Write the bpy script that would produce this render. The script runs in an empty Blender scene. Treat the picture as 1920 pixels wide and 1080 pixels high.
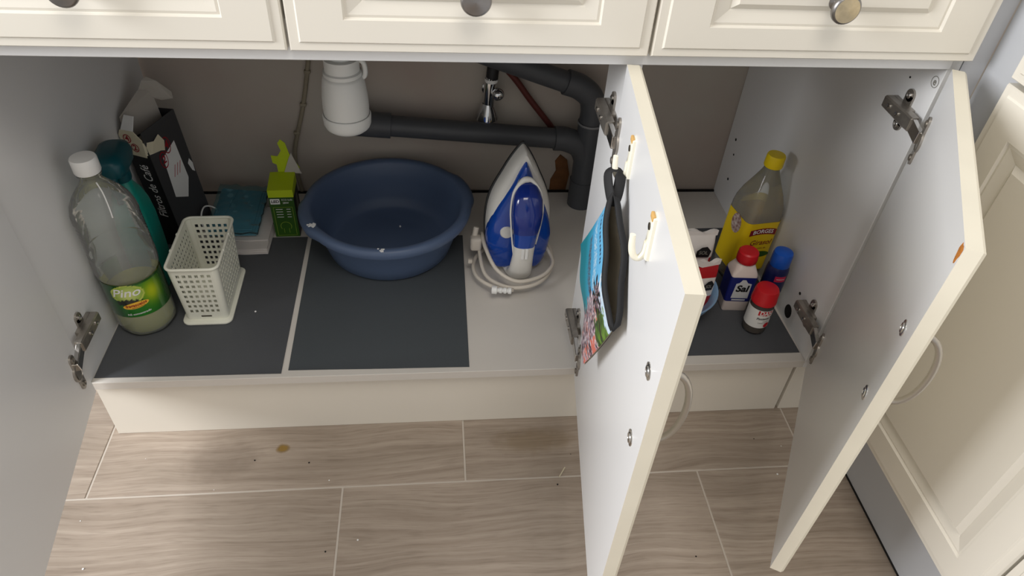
import bpy, bmesh, math, random
from mathutils import Vector, Matrix, Euler, noise
random.seed(7)
sc = bpy.context.scene
COL = sc.collection
PI = math.pi

# ------------------------------------------------------------------ camera
cam_d = bpy.data.cameras.new('camera'); cam = bpy.data.objects.new('camera', cam_d); COL.objects.link(cam)
cam.location = (0.5561, -0.7738, 1.0172)
cam.rotation_euler = (0.84715, -0.05506, -0.09049)
cam_d.sensor_width = 36; cam_d.lens = 24.758; cam_d.clip_start = 0.01
sc.camera = cam

# ------------------------------------------------------------------ light
wd = bpy.data.worlds.new('world'); sc.world = wd; wd.use_nodes = True
wd.node_tree.nodes['Background'].inputs[0].default_value = (1.0, 0.98, 0.95, 1)
wd.node_tree.nodes['Background'].inputs[1].default_value = 0.56
def area(name, loc, target, size, sizey, power, col):
    l = bpy.data.lights.new(name, 'AREA'); l.shape = 'RECTANGLE'; l.size = size; l.size_y = sizey; l.energy = power; l.color = col
    o = bpy.data.objects.new(name, l); COL.objects.link(o); o.location = loc
    o.rotation_euler = (Vector(target) - Vector(loc)).to_track_quat('-Z', 'Y').to_euler()
    return o
area('window_daylight', (-1.75, -0.70, 1.55), (0.9, 0.0, 0.4), 1.1, 1.2, 76, (0.97, 0.98, 1.0))
area('ceiling_lamp', (0.75, -1.1, 2.45), (0.75, -0.8, 0), 0.9, 0.9, 17, (1.0, 0.93, 0.84))
sc.view_settings.view_transform = 'Standard'
sc.view_settings.look = 'None'
sc.view_settings.gamma = 1
sc.view_settings.use_curve_mapping = False
sc.view_settings.exposure = 0.0

# ------------------------------------------------------------------ helpers
def lin(c):
    return tuple(((v/255)/12.92 if v/255 <= 0.04045 else ((v/255+0.055)/1.055)**2.4) for v in c)
def mat(name, rgb, rough=0.5, metal=0.0, var=0.0, vscale=20, bump=0.0, bscale=80, coat=0.0, trans=0.0, ior=1.45, stretch=(1,1,1), spec=0.5, rgb2=None):
    m = bpy.data.materials.new(name); m.use_nodes = True; nt = m.node_tree; b = nt.nodes['Principled BSDF']
    c = lin(rgb); b.inputs['Base Color'].default_value = (*c, 1)
    b.inputs['Roughness'].default_value = rough; b.inputs['Metallic'].default_value = metal
    b.inputs['Coat Weight'].default_value = coat; b.inputs['Transmission Weight'].default_value = trans; b.inputs['IOR'].default_value = ior
    b.inputs['Specular IOR Level'].default_value = spec
    if var or bump:
        tc = nt.nodes.new('ShaderNodeTexCoord'); mp = nt.nodes.new('ShaderNodeMapping'); mp.inputs['Scale'].default_value = stretch
        nt.links.new(tc.outputs['Object'], mp.inputs[0])
    if var:
        n = nt.nodes.new('ShaderNodeTexNoise'); n.inputs['Scale'].default_value = vscale; n.inputs['Detail'].default_value = 4
        nt.links.new(mp.outputs[0], n.inputs['Vector'])
        r = nt.nodes.new('ShaderNodeValToRGB'); r.color_ramp.elements[0].position = 0.3; r.color_ramp.elements[1].position = 0.7
        c2 = lin(rgb2) if rgb2 else tuple(x*(1-var) for x in c)
        r.color_ramp.elements[0].color = (*c2, 1); r.color_ramp.elements[1].color = (*c, 1)
        nt.links.new(n.outputs[0], r.inputs[0]); nt.links.new(r.outputs[0], b.inputs['Base Color'])
    if bump:
        n2 = nt.nodes.new('ShaderNodeTexNoise'); n2.inputs['Scale'].default_value = bscale; n2.inputs['Detail'].default_value = 3
        nt.links.new(mp.outputs[0], n2.inputs['Vector'])
        bp = nt.nodes.new('ShaderNodeBump'); bp.inputs['Strength'].default_value = bump; bp.inputs['Distance'].default_value = 0.002
        nt.links.new(n2.outputs[0], bp.inputs['Height']); nt.links.new(bp.outputs[0], b.inputs['Normal'])
    return m
def clear(name, tint, gloss=0.16, rough=0.08, body=None, bodyfac=0.0):
    """thin clear plastic: tinted see-through + sheen"""
    m = bpy.data.materials.new(name); m.use_nodes = True; nt = m.node_tree
    for n in list(nt.nodes):
        if n.type != 'OUTPUT_MATERIAL': nt.nodes.remove(n)
    out = [n for n in nt.nodes if n.type == 'OUTPUT_MATERIAL'][0]
    t = nt.nodes.new('ShaderNodeBsdfTransparent'); t.inputs[0].default_value = (*lin(tint), 1)
    g = nt.nodes.new('ShaderNodeBsdfGlossy'); g.inputs['Roughness'].default_value = rough; g.inputs[0].default_value = (.95, .95, .95, 1)
    lw = nt.nodes.new('ShaderNodeLayerWeight'); lw.inputs[0].default_value = gloss
    mx = nt.nodes.new('ShaderNodeMixShader'); nt.links.new(lw.outputs['Fresnel'], mx.inputs[0])
    base = t.outputs[0]
    if body:
        d = nt.nodes.new('ShaderNodeBsdfDiffuse'); d.inputs[0].default_value = (*lin(body), 1)
        m2 = nt.nodes.new('ShaderNodeMixShader'); m2.inputs[0].default_value = bodyfac
        nt.links.new(t.outputs[0], m2.inputs[1]); nt.links.new(d.outputs[0], m2.inputs[2]); base = m2.outputs[0]
    nt.links.new(base, mx.inputs[1]); nt.links.new(g.outputs[0], mx.inputs[2]); nt.links.new(mx.outputs[0], out.inputs[0])
    return m
def vcol(name, rough=0.5, coat=0.0, bump=0.0, bscale=300):
    m = mat(name, (200,200,200), rough, coat=coat, bump=bump, bscale=bscale); nt = m.node_tree
    a = nt.nodes.new('ShaderNodeVertexColor'); a.layer_name = 'print'
    nt.links.new(a.outputs[0], nt.nodes['Principled BSDF'].inputs['Base Color'])
    return m

def obj(name, bm, m, parent=None, loc=None, rot=None, smooth=False, angle=None):
    me = bpy.data.meshes.new(name); bmesh.ops.recalc_face_normals(bm, faces=bm.faces[:]); bm.to_mesh(me); bm.free()
    ms = m if isinstance(m, (list, tuple)) else [m]
    for x in ms: me.materials.append(x)
    if smooth:
        for p in me.polygons: p.use_smooth = True
        if angle:
            me.set_sharp_from_angle(angle=math.radians(angle))
    o = bpy.data.objects.new(name, me); COL.objects.link(o)
    if parent: o.parent = parent
    if loc is not None: o.location = loc
    if rot is not None: o.rotation_euler = rot
    return o
def thing(name, label, cat, loc=(0,0,0), rot=(0,0,0), group=None):
    o = bpy.data.objects.new(name, None); COL.objects.link(o); o.empty_display_size = 0.02
    o.location = loc; o.rotation_euler = rot; o['label'] = label; o['category'] = cat
    if group: o['group'] = group
    return o
def tag(o, label, cat, group=None):
    o['label'] = label; o['category'] = cat
    if group: o['group'] = group
    return o
def struct(o, label=None):
    o['kind'] = 'structure'
    if label: o['label'] = label
    return o
def BM(): return bmesh.new()
def box(bm, x0, x1, y0, y1, z0, z1, bevel=0.0, M=None, seg=2, mi=0):
    vs = [bm.verts.new((x, y, z)) for x in (x0, x1) for y in (y0, y1) for z in (z0, z1)]
    F = [(0,1,3,2),(4,6,7,5),(0,4,5,1),(2,3,7,6),(0,2,6,4),(1,5,7,3)]
    fs = [bm.faces.new([vs[i] for i in f]) for f in F]
    for f in fs: f.material_index = mi
    geo = list(vs)
    if bevel:
        es = list({e for f in fs for e in f.edges})
        r = bmesh.ops.bevel(bm, geom=es, offset=bevel, segments=seg, profile=0.5, affect='EDGES')
        geo = list({v for f in r['faces'] for v in f.verts} | {v for v in vs if v.is_valid})
        for f in r['faces']: f.material_index = mi
    if M is not None: bmesh.ops.transform(bm, matrix=M, verts=geo)
    return bm
def lathe(bm, prof, seg=40, c=(0,0,0), M=None, mi=0, cap0=False, cap1=False, fn=None):
    rings = []
    for (r, z) in prof:
        ring = []
        for k in range(seg):
            a = 2*PI*k/seg; rr = fn(r, z, a) if fn else r
            p = Vector((c[0]+rr*math.cos(a), c[1]+rr*math.sin(a), c[2]+z))
            ring.append(bm.verts.new(M @ p if M is not None else p))
        rings.append(ring)
    for i in range(len(rings)-1):
        for k in range(seg):
            f = bm.faces.new((rings[i][k], rings[i][(k+1)%seg], rings[i+1][(k+1)%seg], rings[i+1][k])); f.material_index = mi
    if cap0: bm.faces.new(rings[0][::-1]).material_index = mi
    if cap1: bm.faces.new(rings[-1]).material_index = mi
    return bm
def spline(pts, n=8, closed=False):
    P = [Vector(p) for p in pts]; out = []; N = len(P)
    rng = range(N) if closed else range(N-1)
    for i in rng:
        p0 = P[(i-1) % N] if (closed or i > 0) else P[0]*2-P[1]
        p1 = P[i]; p2 = P[(i+1) % N]
        p3 = P[(i+2) % N] if (closed or i+2 < N) else P[-1]*2-P[-2]
        for k in range(n):
            t = k/n
            out.append(0.5*((2*p1)+(p2-p0)*t+(2*p0-5*p1+4*p2-p3)*t*t+(3*p1-p0-3*p2+p3)*t**3))
    if not closed: out.append(P[-1].copy())
    return out
def tube(bm, pts, r, seg=10, closed=False, cap=True, flat=1.0, up=None, mi=0):
    P = [Vector(p) for p in pts]; N = len(P); rings = []; nrm = None
    for i in range(N):
        a = P[(i-1) % N] if (closed or i > 0) else P[i]
        b = P[(i+1) % N] if (closed or i < N-1) else P[i]
        t = (b-a).normalized()
        if up is not None: nrm = (Vector(up) - t*t.dot(Vector(up))).normalized()
        elif nrm is None: nrm = t.orthogonal().normalized()
        else: nrm = (nrm - t*t.dot(nrm)).normalized()
        bn = t.cross(nrm); rr = r[i] if isinstance(r, (list, tuple)) else r
        rings.append([bm.verts.new(P[i]+nrm*math.cos(2*PI*k/seg)*rr*flat+bn*math.sin(2*PI*k/seg)*rr) for k in range(seg)])
    for i in range(N if closed else N-1):
        A = rings[i]; B = rings[(i+1) % N]
        for k in range(seg): bm.faces.new((A[k], A[(k+1)%seg], B[(k+1)%seg], B[k])).material_index = mi
    if cap and not closed:
        bm.faces.new(rings[0][::-1]).material_index = mi; bm.faces.new(rings[-1]).material_index = mi
    return bm
def loft(bm, rings, cap0=True, cap1=True, mi=0):
    R = [[bm.verts.new(p) for p in r] for r in rings]; n = len(R[0])
    for i in range(len(R)-1):
        for k in range(n): bm.faces.new((R[i][k], R[i][(k+1)%n], R[i+1][(k+1)%n], R[i+1][k])).material_index = mi
    if cap0: bm.faces.new(R[0][::-1]).material_index = mi
    if cap1: bm.faces.new(R[-1]).material_index = mi
    return bm
def rrect(hx, hy, r, z, n=5, cx=0, cy=0):
    r = min(r, hx*0.999, hy*0.999); out = []
    for (sx, sy, a0) in ((1,1,0),(-1,1,PI/2),(-1,-1,PI),(1,-1,1.5*PI)):
        for k in range(n+1):
            a = a0+PI/2*k/n; out.append((cx+sx*(hx-r)+r*math.cos(a), cy+sy*(hy-r)+r*math.sin(a), z))
    return out
_tc = {}
def text2d(s, size, shear=0.0, bold=0.0, width=1.0):
    cu = bpy.data.curves.new('t', 'FONT'); cu.body = s; cu.size = size; cu.shear = shear; cu.offset = bold*size
    cu.align_x = 'CENTER'; cu.align_y = 'CENTER'; cu.resolution_u = 3
    o = bpy.data.objects.new('t', cu); COL.objects.link(o)
    bpy.context.view_layer.update()
    me = o.evaluated_get(bpy.context.evaluated_depsgraph_get()).to_mesh()
    V = [(v.co.x*width, v.co.y) for v in me.vertices]; Fc = [tuple(p.vertices) for p in me.polygons]
    bpy.data.objects.remove(o); bpy.data.curves.remove(cu)
    return V, Fc
def put2d(bm, VF, fn, mi=0):
    V, Fc = VF; vs = [bm.verts.new(fn(x, y)) for x, y in V]
    for f in Fc:
        try: bm.faces.new([vs[i] for i in f]).material_index = mi
        except ValueError: pass
def ell2d(rx, ry, n=28, cx=0, cy=0, rot=0):
    V = [(cx, cy)]; F = []; c, s = math.cos(rot), math.sin(rot)
    for j in (0.5, 1.0):
        for k in range(n):
            a = 2*PI*k/n; x, y = rx*j*math.cos(a), ry*j*math.sin(a); V.append((cx+x*c-y*s, cy+x*s+y*c))
    for k in range(n):
        F.append((0, 1+k, 1+(k+1)%n)); F.append((1+k, 1+n+k, 1+n+(k+1)%n, 1+(k+1)%n))
    return V, F
def rect2d(x0, x1, y0, y1, nx=8, ny=1):
    V = [(x0+(x1-x0)*i/nx, y0+(y1-y0)*j/ny) for j in range(ny+1) for i in range(nx+1)]
    F = [(j*(nx+1)+i, j*(nx+1)+i+1, (j+1)*(nx+1)+i+1, (j+1)*(nx+1)+i) for j in range(ny) for i in range(nx)]
    return V, F
def cylmap(R, a0=0.0, z0=0.0, tilt=0.0):      # wraps a flat print round a cylinder; a0 = 0 faces -Y
    c, s = math.cos(tilt), math.sin(tilt)
    def fn(x, y):
        x, y = x*c-y*s, x*s+y*c
        a = x/R+a0; return (R*math.sin(a), -R*math.cos(a), z0+y)
    return fn
def setcol(o, fn):
    me = o.data; at = me.color_attributes.new('print', 'FLOAT_COLOR', 'POINT')
    for i, v in enumerate(me.vertices): at.data[i].color = (*lin(fn(i, v.co)), 1)
def mix3(a, b, t): t = max(0, min(1, t)); return tuple(a[i]*(1-t)+b[i]*t for i in range(3))

def slab(nx, ny, x0, x1, y0, y1, zf, th):
    bm = BM(); top = {}; bot = {}
    for i in range(nx+1):
        for j in range(ny+1):
            x = x0+(x1-x0)*i/nx; y = y0+(y1-y0)*j/ny; z = zf(x, y, i/nx, j/ny)
            top[i,j] = bm.verts.new((x, y, z+th)); bot[i,j] = bm.verts.new((x, y, z))
    for i in range(nx):
        for j in range(ny):
            bm.faces.new((top[i,j], top[i+1,j], top[i+1,j+1], top[i,j+1])); bm.faces.new((bot[i,j], bot[i,j+1], bot[i+1,j+1], bot[i+1,j]))
    for i in range(nx): bm.faces.new((bot[i,0], bot[i+1,0], top[i+1,0], top[i,0])); bm.faces.new((top[i,ny], top[i+1,ny], bot[i+1,ny], bot[i,ny]))
    for j in range(ny): bm.faces.new((top[0,j], bot[0,j], bot[0,j+1], top[0,j+1])); bm.faces.new((bot[nx,j], top[nx,j], top[nx,j+1], bot[nx,j+1]))
    return bm

# ------------------------------------------------------------------ materials
M = {}
M['cream'] = mat('cream_lacquer', (227,222,211), 0.32, var=0.03, vscale=3)
M['cream_edge'] = mat('cream_edge', (232,226,209), 0.4, var=0.06, vscale=14)
M['melamine'] = mat('white_melamine', (226,226,226), 0.33, var=0.02, vscale=4)
M['shelf'] = mat('shelf_melamine', (214,209,202), 0.45, var=0.05, vscale=5)
M['plinth'] = mat('plinth_white', (234,228,216), 0.38, var=0.03, vscale=4)
M['plinthg'] = mat('plinth_grey', (190,192,196), 0.4, var=0.03, vscale=4)
M['wall'] = mat('grey_plaster', (186,180,170), 0.85, var=0.10, vscale=5, bump=0.25, bscale=40, rgb2=(180,166,156))
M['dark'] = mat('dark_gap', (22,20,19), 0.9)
M['brown'] = mat('brown_rust', (128,84,48), 0.9, var=0.4, vscale=40, bump=0.6, bscale=60)
M['steel'] = mat('hinge_steel', (176,170,162), 0.36, 0.85, var=0.3, vscale=60)
M['nickel'] = mat('bright_nickel', (205,203,200), 0.2, 1.0)
M['satin'] = mat('satin_nickel', (150,147,146), 0.36, 1.0, var=0.15, vscale=60)
M['chrome'] = mat('chrome', (210,212,214), 0.12, 1.0)
M['handle'] = mat('brushed_handle', (180,175,168), 0.36, 0.85)
M['goldenface'] = mat('worn_brass_face', (205,190,160), 0.35, 0.85, var=0.25, vscale=90)
M['mat'] = mat('charcoal_liner', (79,81,85), 0.6, var=0.08, vscale=4, bump=0.1, bscale=500)
M['mat2'] = mat('charcoal_liner_green', (75,80,84), 0.6, var=0.08, vscale=4, bump=0.1, bscale=500)
M['basin'] = mat('blue_plastic', (84,101,130), 0.42, var=0.06, vscale=8)
M['paint'] = mat('white_paint', (235,235,235), 0.6)
M['pvc'] = mat('grey_pvc', (78,80,84), 0.45, var=0.06, vscale=10)
M['pvcw'] = mat('white_pvc', (232,232,228), 0.32, var=0.02, vscale=8)
M['blackrub'] = mat('black_rubber', (26,26,28), 0.55)
M['redpipe'] = mat('red_brown_pipe', (92,40,34), 0.5)
M['cablew'] = mat('beige_cable', (150,140,120), 0.6, var=0.15, vscale=40)
M['ironw'] = mat('iron_white', (228,226,220), 0.3)
M['ironb'] = mat('iron_blue', (18,74,176), 0.12, coat=0.6, trans=0.15)
M['ironbd'] = mat('iron_blue_dark', (20,46,130), 0.14, coat=0.6)
M['ironsole'] = mat('iron_sole_edge', (40,42,44), 0.4)
M['cord'] = mat('white_cord', (214,206,194), 0.5)
M['red'] = mat('red_cap', (196,24,34), 0.4)
M['yellow'] = mat('yellow_cap', (236,206,10), 0.4)
M['blue'] = mat('blue_cap', (20,84,186), 0.35)
M['navy'] = mat('navy_print', (26,34,110), 0.35)
M['white'] = mat('white_plastic', (234,234,232), 0.35)
M['basket'] = mat('ivory_plastic', (228,228,214), 0.4)
M['black'] = mat('black_card', (62,62,64), 0.5, var=0.1, vscale=10)
M['blackspine'] = mat('black_spine', (16,16,18), 0.42)
M['creamcard'] = mat('cream_card', (214,206,180), 0.7)
M['greycard'] = mat('grey_card', (176,170,162), 0.85)
M['redp'] = mat('red_print', (150,22,34), 0.5)
M['whitep'] = mat('white_print', (232,232,230), 0.5)
M['blackp'] = mat('black_print', (18,18,20), 0.5)
M['redpale'] = mat('pale_red_print', (200,120,124), 0.6)
M['teal'] = mat('teal_plastic', (10,150,136), 0.3, trans=0.25)
M['tealdark'] = mat('dark_teal_trigger', (4,76,86), 0.35)
M['lime'] = mat('lime_card', (178,198,20), 0.5)
M['green'] = mat('dark_green_card', (48,92,20), 0.45, var=0.3, vscale=14)
M['dkside'] = mat('near_black_card', (26,32,24), 0.5)
M['greyp'] = mat('grey_print', (130,128,120), 0.5)
M['limep'] = mat('lime_print', (150,176,60), 0.5)
M['clear'] = clear('clear_bottle', (244,246,244), 0.22, 0.06, (232,234,232), 0.20)
M['liquid'] = clear('pale_yellow_liquid', (240,240,150), 0.1, 0.1, (206,206,64), 0.42)
M['oil'] = clear('golden_oil', (244,228,150), 0.1, 0.1, (206,186,96), 0.22)
M['jar'] = clear('clear_jar', (240,240,238), 0.2, 0.05, (220,220,220), 0.06)
M['spice'] = mat('ground_pepper', (104,88,74), 0.9, var=0.5, vscale=900)
M['saltp'] = mat('salt_plastic', (226,212,206), 0.45)
M['yellowlab'] = mat('yellow_label', (232,198,24), 0.4)
M['maroon'] = mat('maroon_print', (130,22,36), 0.45)
M['orange'] = mat('orange_print', (238,186,60), 0.45)
M['bowl'] = mat('light_blue_bowl', (136,172,208), 0.4)
M['packw'] = mat('white_packet', (228,222,218), 0.45, bump=0.5, bscale=60)
M['packr'] = mat('red_packet', (176,28,34), 0.4, bump=0.5, bscale=60)
M['maskblue'] = mat('mask_blue', (104,154,170), 0.75, var=0.12, vscale=20)
M['maskwhite'] = mat('mask_white', (214,208,204), 0.8, var=0.04, vscale=20)
M['film'] = clear('clear_film', (226,244,248), 0.12, 0.15, (150,200,212), 0.10)
M['tealfilm'] = clear('teal_film', (120,186,200), 0.25, 0.15, (60,140,160), 0.55)
M['hook'] = mat('ivory_hook', (238,234,216), 0.35)
M['ochre'] = mat('worn_ochre', (206,164,98), 0.7)
M['screwd'] = mat('screw_dark', (90,84,74), 0.45, 0.8)
M['neoprene'] = mat('black_neoprene', (24,24,26), 0.75)
M['lining'] = mat('beige_lining', (206,198,182), 0.85, var=0.15, vscale=30)
M['print'] = vcol('beach_photo_print', 0.55)
M['labelgreen'] = vcol('green_label_print', 0.25, coat=0.4)
M['chip'] = mat('bare_chipboard', (186,116,44), 0.9, var=0.3, vscale=200)

def wood(name, seed):
    m = bpy.data.materials.new(name); m.use_nodes = True; nt = m.node_tree; b = nt.nodes['Principled BSDF']; L = nt.links
    tc = nt.nodes.new('ShaderNodeTexCoord'); mp = nt.nodes.new('ShaderNodeMapping')
    mp.inputs['Location'].default_value = (seed*3.1, seed*1.7, 0); L.new(tc.outputs['Object'], mp.inputs[0])
    # warp so that the grain wanders and forms cathedral arches
    w = nt.nodes.new('ShaderNodeTexNoise'); w.inputs['Scale'].default_value = 3.2; w.inputs['Detail'].default_value = 1
    s0 = nt.nodes.new('ShaderNodeMapping'); s0.inputs['Scale'].default_value = (1.0, 2.2, 1); L.new(mp.outputs[0], s0.inputs[0]); L.new(s0.outputs[0], w.inputs['Vector'])
    add = nt.nodes.new('ShaderNodeVectorMath'); add.operation = 'MULTIPLY_ADD'; add.inputs[1].default_value = (0, 0.07, 0)
    L.new(w.outputs['Color'], add.inputs[0]); L.new(mp.outputs[0], add.inputs[2])
    st = nt.nodes.new('ShaderNodeMapping'); st.inputs['Scale'].default_value = (3, 120, 1); L.new(add.outputs[0], st.inputs[0])
    n1 = nt.nodes.new('ShaderNodeTexNoise'); n1.inputs['Scale'].default_value = 1.0; n1.inputs['Detail'].default_value = 6; n1.inputs['Roughness'].default_value = 0.62; L.new(st.outputs[0], n1.inputs['Vector'])
    st2 = nt.nodes.new('ShaderNodeMapping'); st2.inputs['Scale'].default_value = (2.2, 11, 1); L.new(add.outputs[0], st2.inputs[0])
    n2 = nt.nodes.new('ShaderNodeTexNoise'); n2.inputs['Scale'].default_value = 1.3; n2.inputs['Detail'].default_value = 3; L.new(st2.outputs[0], n2.inputs['Vector'])
    st3 = nt.nodes.new('ShaderNodeMapping'); st3.inputs['Scale'].default_value = (26, 420, 1); L.new(add.outputs[0], st3.inputs[0])
    n3 = nt.nodes.new('ShaderNodeTexNoise'); n3.inputs['Scale'].default_value = 1.0; n3.inputs['Detail'].default_value = 2; L.new(st3.outputs[0], n3.inputs['Vector'])
    r1 = nt.nodes.new('ShaderNodeValToRGB'); e = r1.color_ramp.elements
    e[0].position = 0.32; e[0].color = (*lin((157,142,128)), 1); e[1].position = 0.68; e[1].color = (*lin((186,172,158)), 1)
    L.new(n1.outputs[0], r1.inputs[0])
    r2 = nt.nodes.new('ShaderNodeValToRGB'); e = r2.color_ramp.elements
    e[0].position = 0.3; e[0].color = (0.74, 0.73, 0.71, 1); e[1].position = 0.7; e[1].color = (1, 1, 1, 1)
    L.new(n2.outputs[0], r2.inputs[0])
    mx = nt.nodes.new('ShaderNodeMix'); mx.data_type = 'RGBA'; mx.blend_type = 'MULTIPLY'; mx.inputs[0].default_value = 0.9
    L.new(r1.outputs[0], mx.inputs[6]); L.new(r2.outputs[0], mx.inputs[7])
    r3 = nt.nodes.new('ShaderNodeValToRGB'); e = r3.color_ramp.elements
    e[0].position = 0.30; e[0].color = (0.8, 0.79, 0.78, 1); e[1].position = 0.5; e[1].color = (1, 1, 1, 1); L.new(n3.outputs[0], r3.inputs[0])
    mx2 = nt.nodes.new('ShaderNodeMix'); mx2.data_type = 'RGBA'; mx2.blend_type = 'MULTIPLY'; mx2.inputs[0].default_value = 0.8
    L.new(mx.outputs[2], mx2.inputs[6]); L.new(r3.outputs[0], mx2.inputs[7])
    L.new(mx2.outputs[2], b.inputs['Base Color']); b.inputs['Roughness'].default_value = 0.42
    bp = nt.nodes.new('ShaderNodeBump'); bp.inputs['Strength'].default_value = 0.12; bp.inputs['Distance'].default_value = 0.001
    L.new(n1.outputs[0], bp.inputs['Height']); L.new(bp.outputs[0], b.inputs['Normal'])
    return m

# ------------------------------------------------------------------ dimensions (metres)
W = 0.40; T = 0.016; ZS = 0.1472; ZR = 0.6766; ZD = 0.6921; ZT = 0.6807; ZB = 0.1416; D = 0.5272
ZTOP = 0.84; XR = 1.2

# ------------------------------------------------------------------ setting
fl = struct(obj('floor', box(BM(), -1.6, 2.2, -1.62, 0.62, -0.03, -0.0012), mat('pale_grout', (198,189,178), 0.8)))
rows = [(0.188, -0.1105, -0.002, 0.597), (-0.1105, -0.409, 0.395, 0.597), (-0.409, -0.7075, -0.15, 0.597), (-0.7075, -1.006, 0.3, 0.597), (-1.006, -1.3045, -0.2, 0.597), (-1.3045, -1.603, 0.25, 0.597)]
woods = [wood('wood_look_tile_%s' % s, i*1.37) for i, s in enumerate(('a', 'b', 'c', 'd'))]
G = 0.0016
for ri, (y1, y0, xo, ln) in enumerate(rows):
    for k in range(-3, 5):
        x0 = xo+k*ln; x1 = x0+ln
        if x1 < -0.95 or x0 > 1.4: continue
        cx, cy = (x0+x1)/2, (y0+y1)/2
        obj('plank', box(BM(), x0+G-cx, x1-G-cx, y0+G-cy, y1-G-cy, -0.02, 0.0, 0.0007, seg=1), woods[(k*3+ri*2+1) % 4], fl, (cx, cy, 0))
wb = BM(); box(wb, -0.6, 2.2, D+0.004, D+0.10, 0, 1.25)
wb = struct(obj('wall_back', wb, M['wall']))
# broken plaster edge round the drain
bm = BM()
def patch(bm, pts, y):
    f = bm.faces.new([bm.verts.new((x, y, z)) for x, z in pts]); r = bmesh.ops.extrude_face_region(bm, geom=[f])
    bmesh.ops.translate(bm, vec=(0, 0.004, 0), verts=[v for v in r['geom'] if isinstance(v, bmesh.types.BMVert)])
patch(bm, [(0.806,0.150),(0.842,0.150),(0.846,0.19),(0.838,0.225),(0.822,0.238),(0.812,0.222),(0.816,0.198),(0.806,0.175)], D+0.0005)
obj('broken_plaster', bm, M['brown'], wb)

# ------------------------------------------------------------------ cabinet pieces
def panel_front(w, h, t, sx=0.060, sy=0.036):
    """slab with a routed raised-panel front; local: x 0..w, z 0..h, front at y=0 facing -y, back at y=t"""
    bm = BM()
    rg = [(0,0,t),(0,0,0.005),(0.0018,0.0018,0.0022),(0.011,0.010,0.0022),(0.013,0.012,0),(sx,sy,0),(sx+0.002,sy+0.002,0.0035),(sx+0.005,sy+0.005,0.0028),
          (sx+0.019,sy+0.017,0.006),(sx+0.021,sy+0.019,0.007),(sx+0.028,sy+0.026,0.0012)]
    R = []
    for ix, iz, d in rg: R.append([bm.verts.new(p) for p in ((ix, d, iz), (w-ix, d, iz), (w-ix, d, h-iz), (ix, d, h-iz))])
    for a, b in zip(R[:-1], R[1:]):
        for k in range(4): bm.faces.new((a[k], a[(k+1)%4], b[(k+1)%4], b[k]))
    bm.faces.new(R[-1]); f = bm.faces.new(R[0][::-1]); f.material_index = 1
    return bm
def knob(parent, loc, face):
    bm = BM(); Mx = Matrix.Rotation(PI/2, 4, 'X')
    lathe(bm, [(0.0001,0),(0.009,0),(0.009,0.002),(0.006,0.004),(0.0055,0.012),(0.008,0.016),(0.0145,0.018),(0.0162,0.021),(0.0162,0.024),(0.0145,0.0265),(0.0135,0.027)], 32, M=Mx)
    lathe(bm, [(0.0135,0.027),(0.011,0.0275),(0.006,0.0288),(0.0001,0.0295)], 32, M=Mx, mi=1)
    return obj('knob', bm, [M['satin'], face], parent, loc, smooth=True, angle=40)
def drawer(cab, x0, face):
    w = W-0.003
    d = obj('drawer_front', panel_front(w, 0.140, 0.019), [M['cream'], M['melamine']], cab, (x0+0.0015-cab.location.x, -0.0195-cab.location.y, ZD-cab.location.z))
    knob(d, (w/2, 0.0012, 0.067), face)
    return d
def door(cab, hx, hy, ang, inner):
    """inner=+1: inner face on local +y; -1: inner face on local -y. Hinge line at local x=0 on the inner face."""
    w = W-0.004; h = ZT-ZB
    bm = panel_front(w, h, 0.019, 0.060, 0.056)
    if inner < 0:
        bmesh.ops.scale(bm, vec=(1,-1,1), verts=bm.verts); bmesh.ops.translate(bm, vec=(0,0.019,0), verts=bm.verts)
    else:
        bmesh.ops.translate(bm, vec=(0,-0.019,0), verts=bm.verts)
    for f in bm.faces:       # banded edges and inner face have their own foil
        f.normal_update()
    d = obj('door', bm, [M['cream_edge'], M['melamine']], cab, (hx-cab.location.x, hy-cab.location.y, ZB-cab.location.z), (0, 0, math.radians(ang)))
    o = -inner                       # direction of the outer face
    zc = 0.370
    bm = BM()
    pts = []
    for k in range(17):
        a = PI*k/16; pts.append((0.364, o*(0.019+0.0245*math.sin(a)**0.8), zc+0.048*math.cos(a)))
    tube(bm, pts, 0.0034, 10)
    obj('handle', bm, M['handle'], d, smooth=True, angle=60)
    for s in (-1, 1):
        bm = BM(); Mx = Matrix.Translation((0.363, 0, zc+s*0.048)) @ Matrix.Rotation(PI/2*(1 if o > 0 else -1), 4, 'X')
        lathe(bm, [(0.0001,0.0024),(0.0018,0.0012),(0.0026,0.0026),(0.0052,0.0022),(0.0058,0.0012),(0.0085,0.0008),(0.0088,-0.0004)], 20, M=Mx)
        obj('screw', bm, M['nickel'], d, smooth=True, angle=30)
    return d
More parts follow.
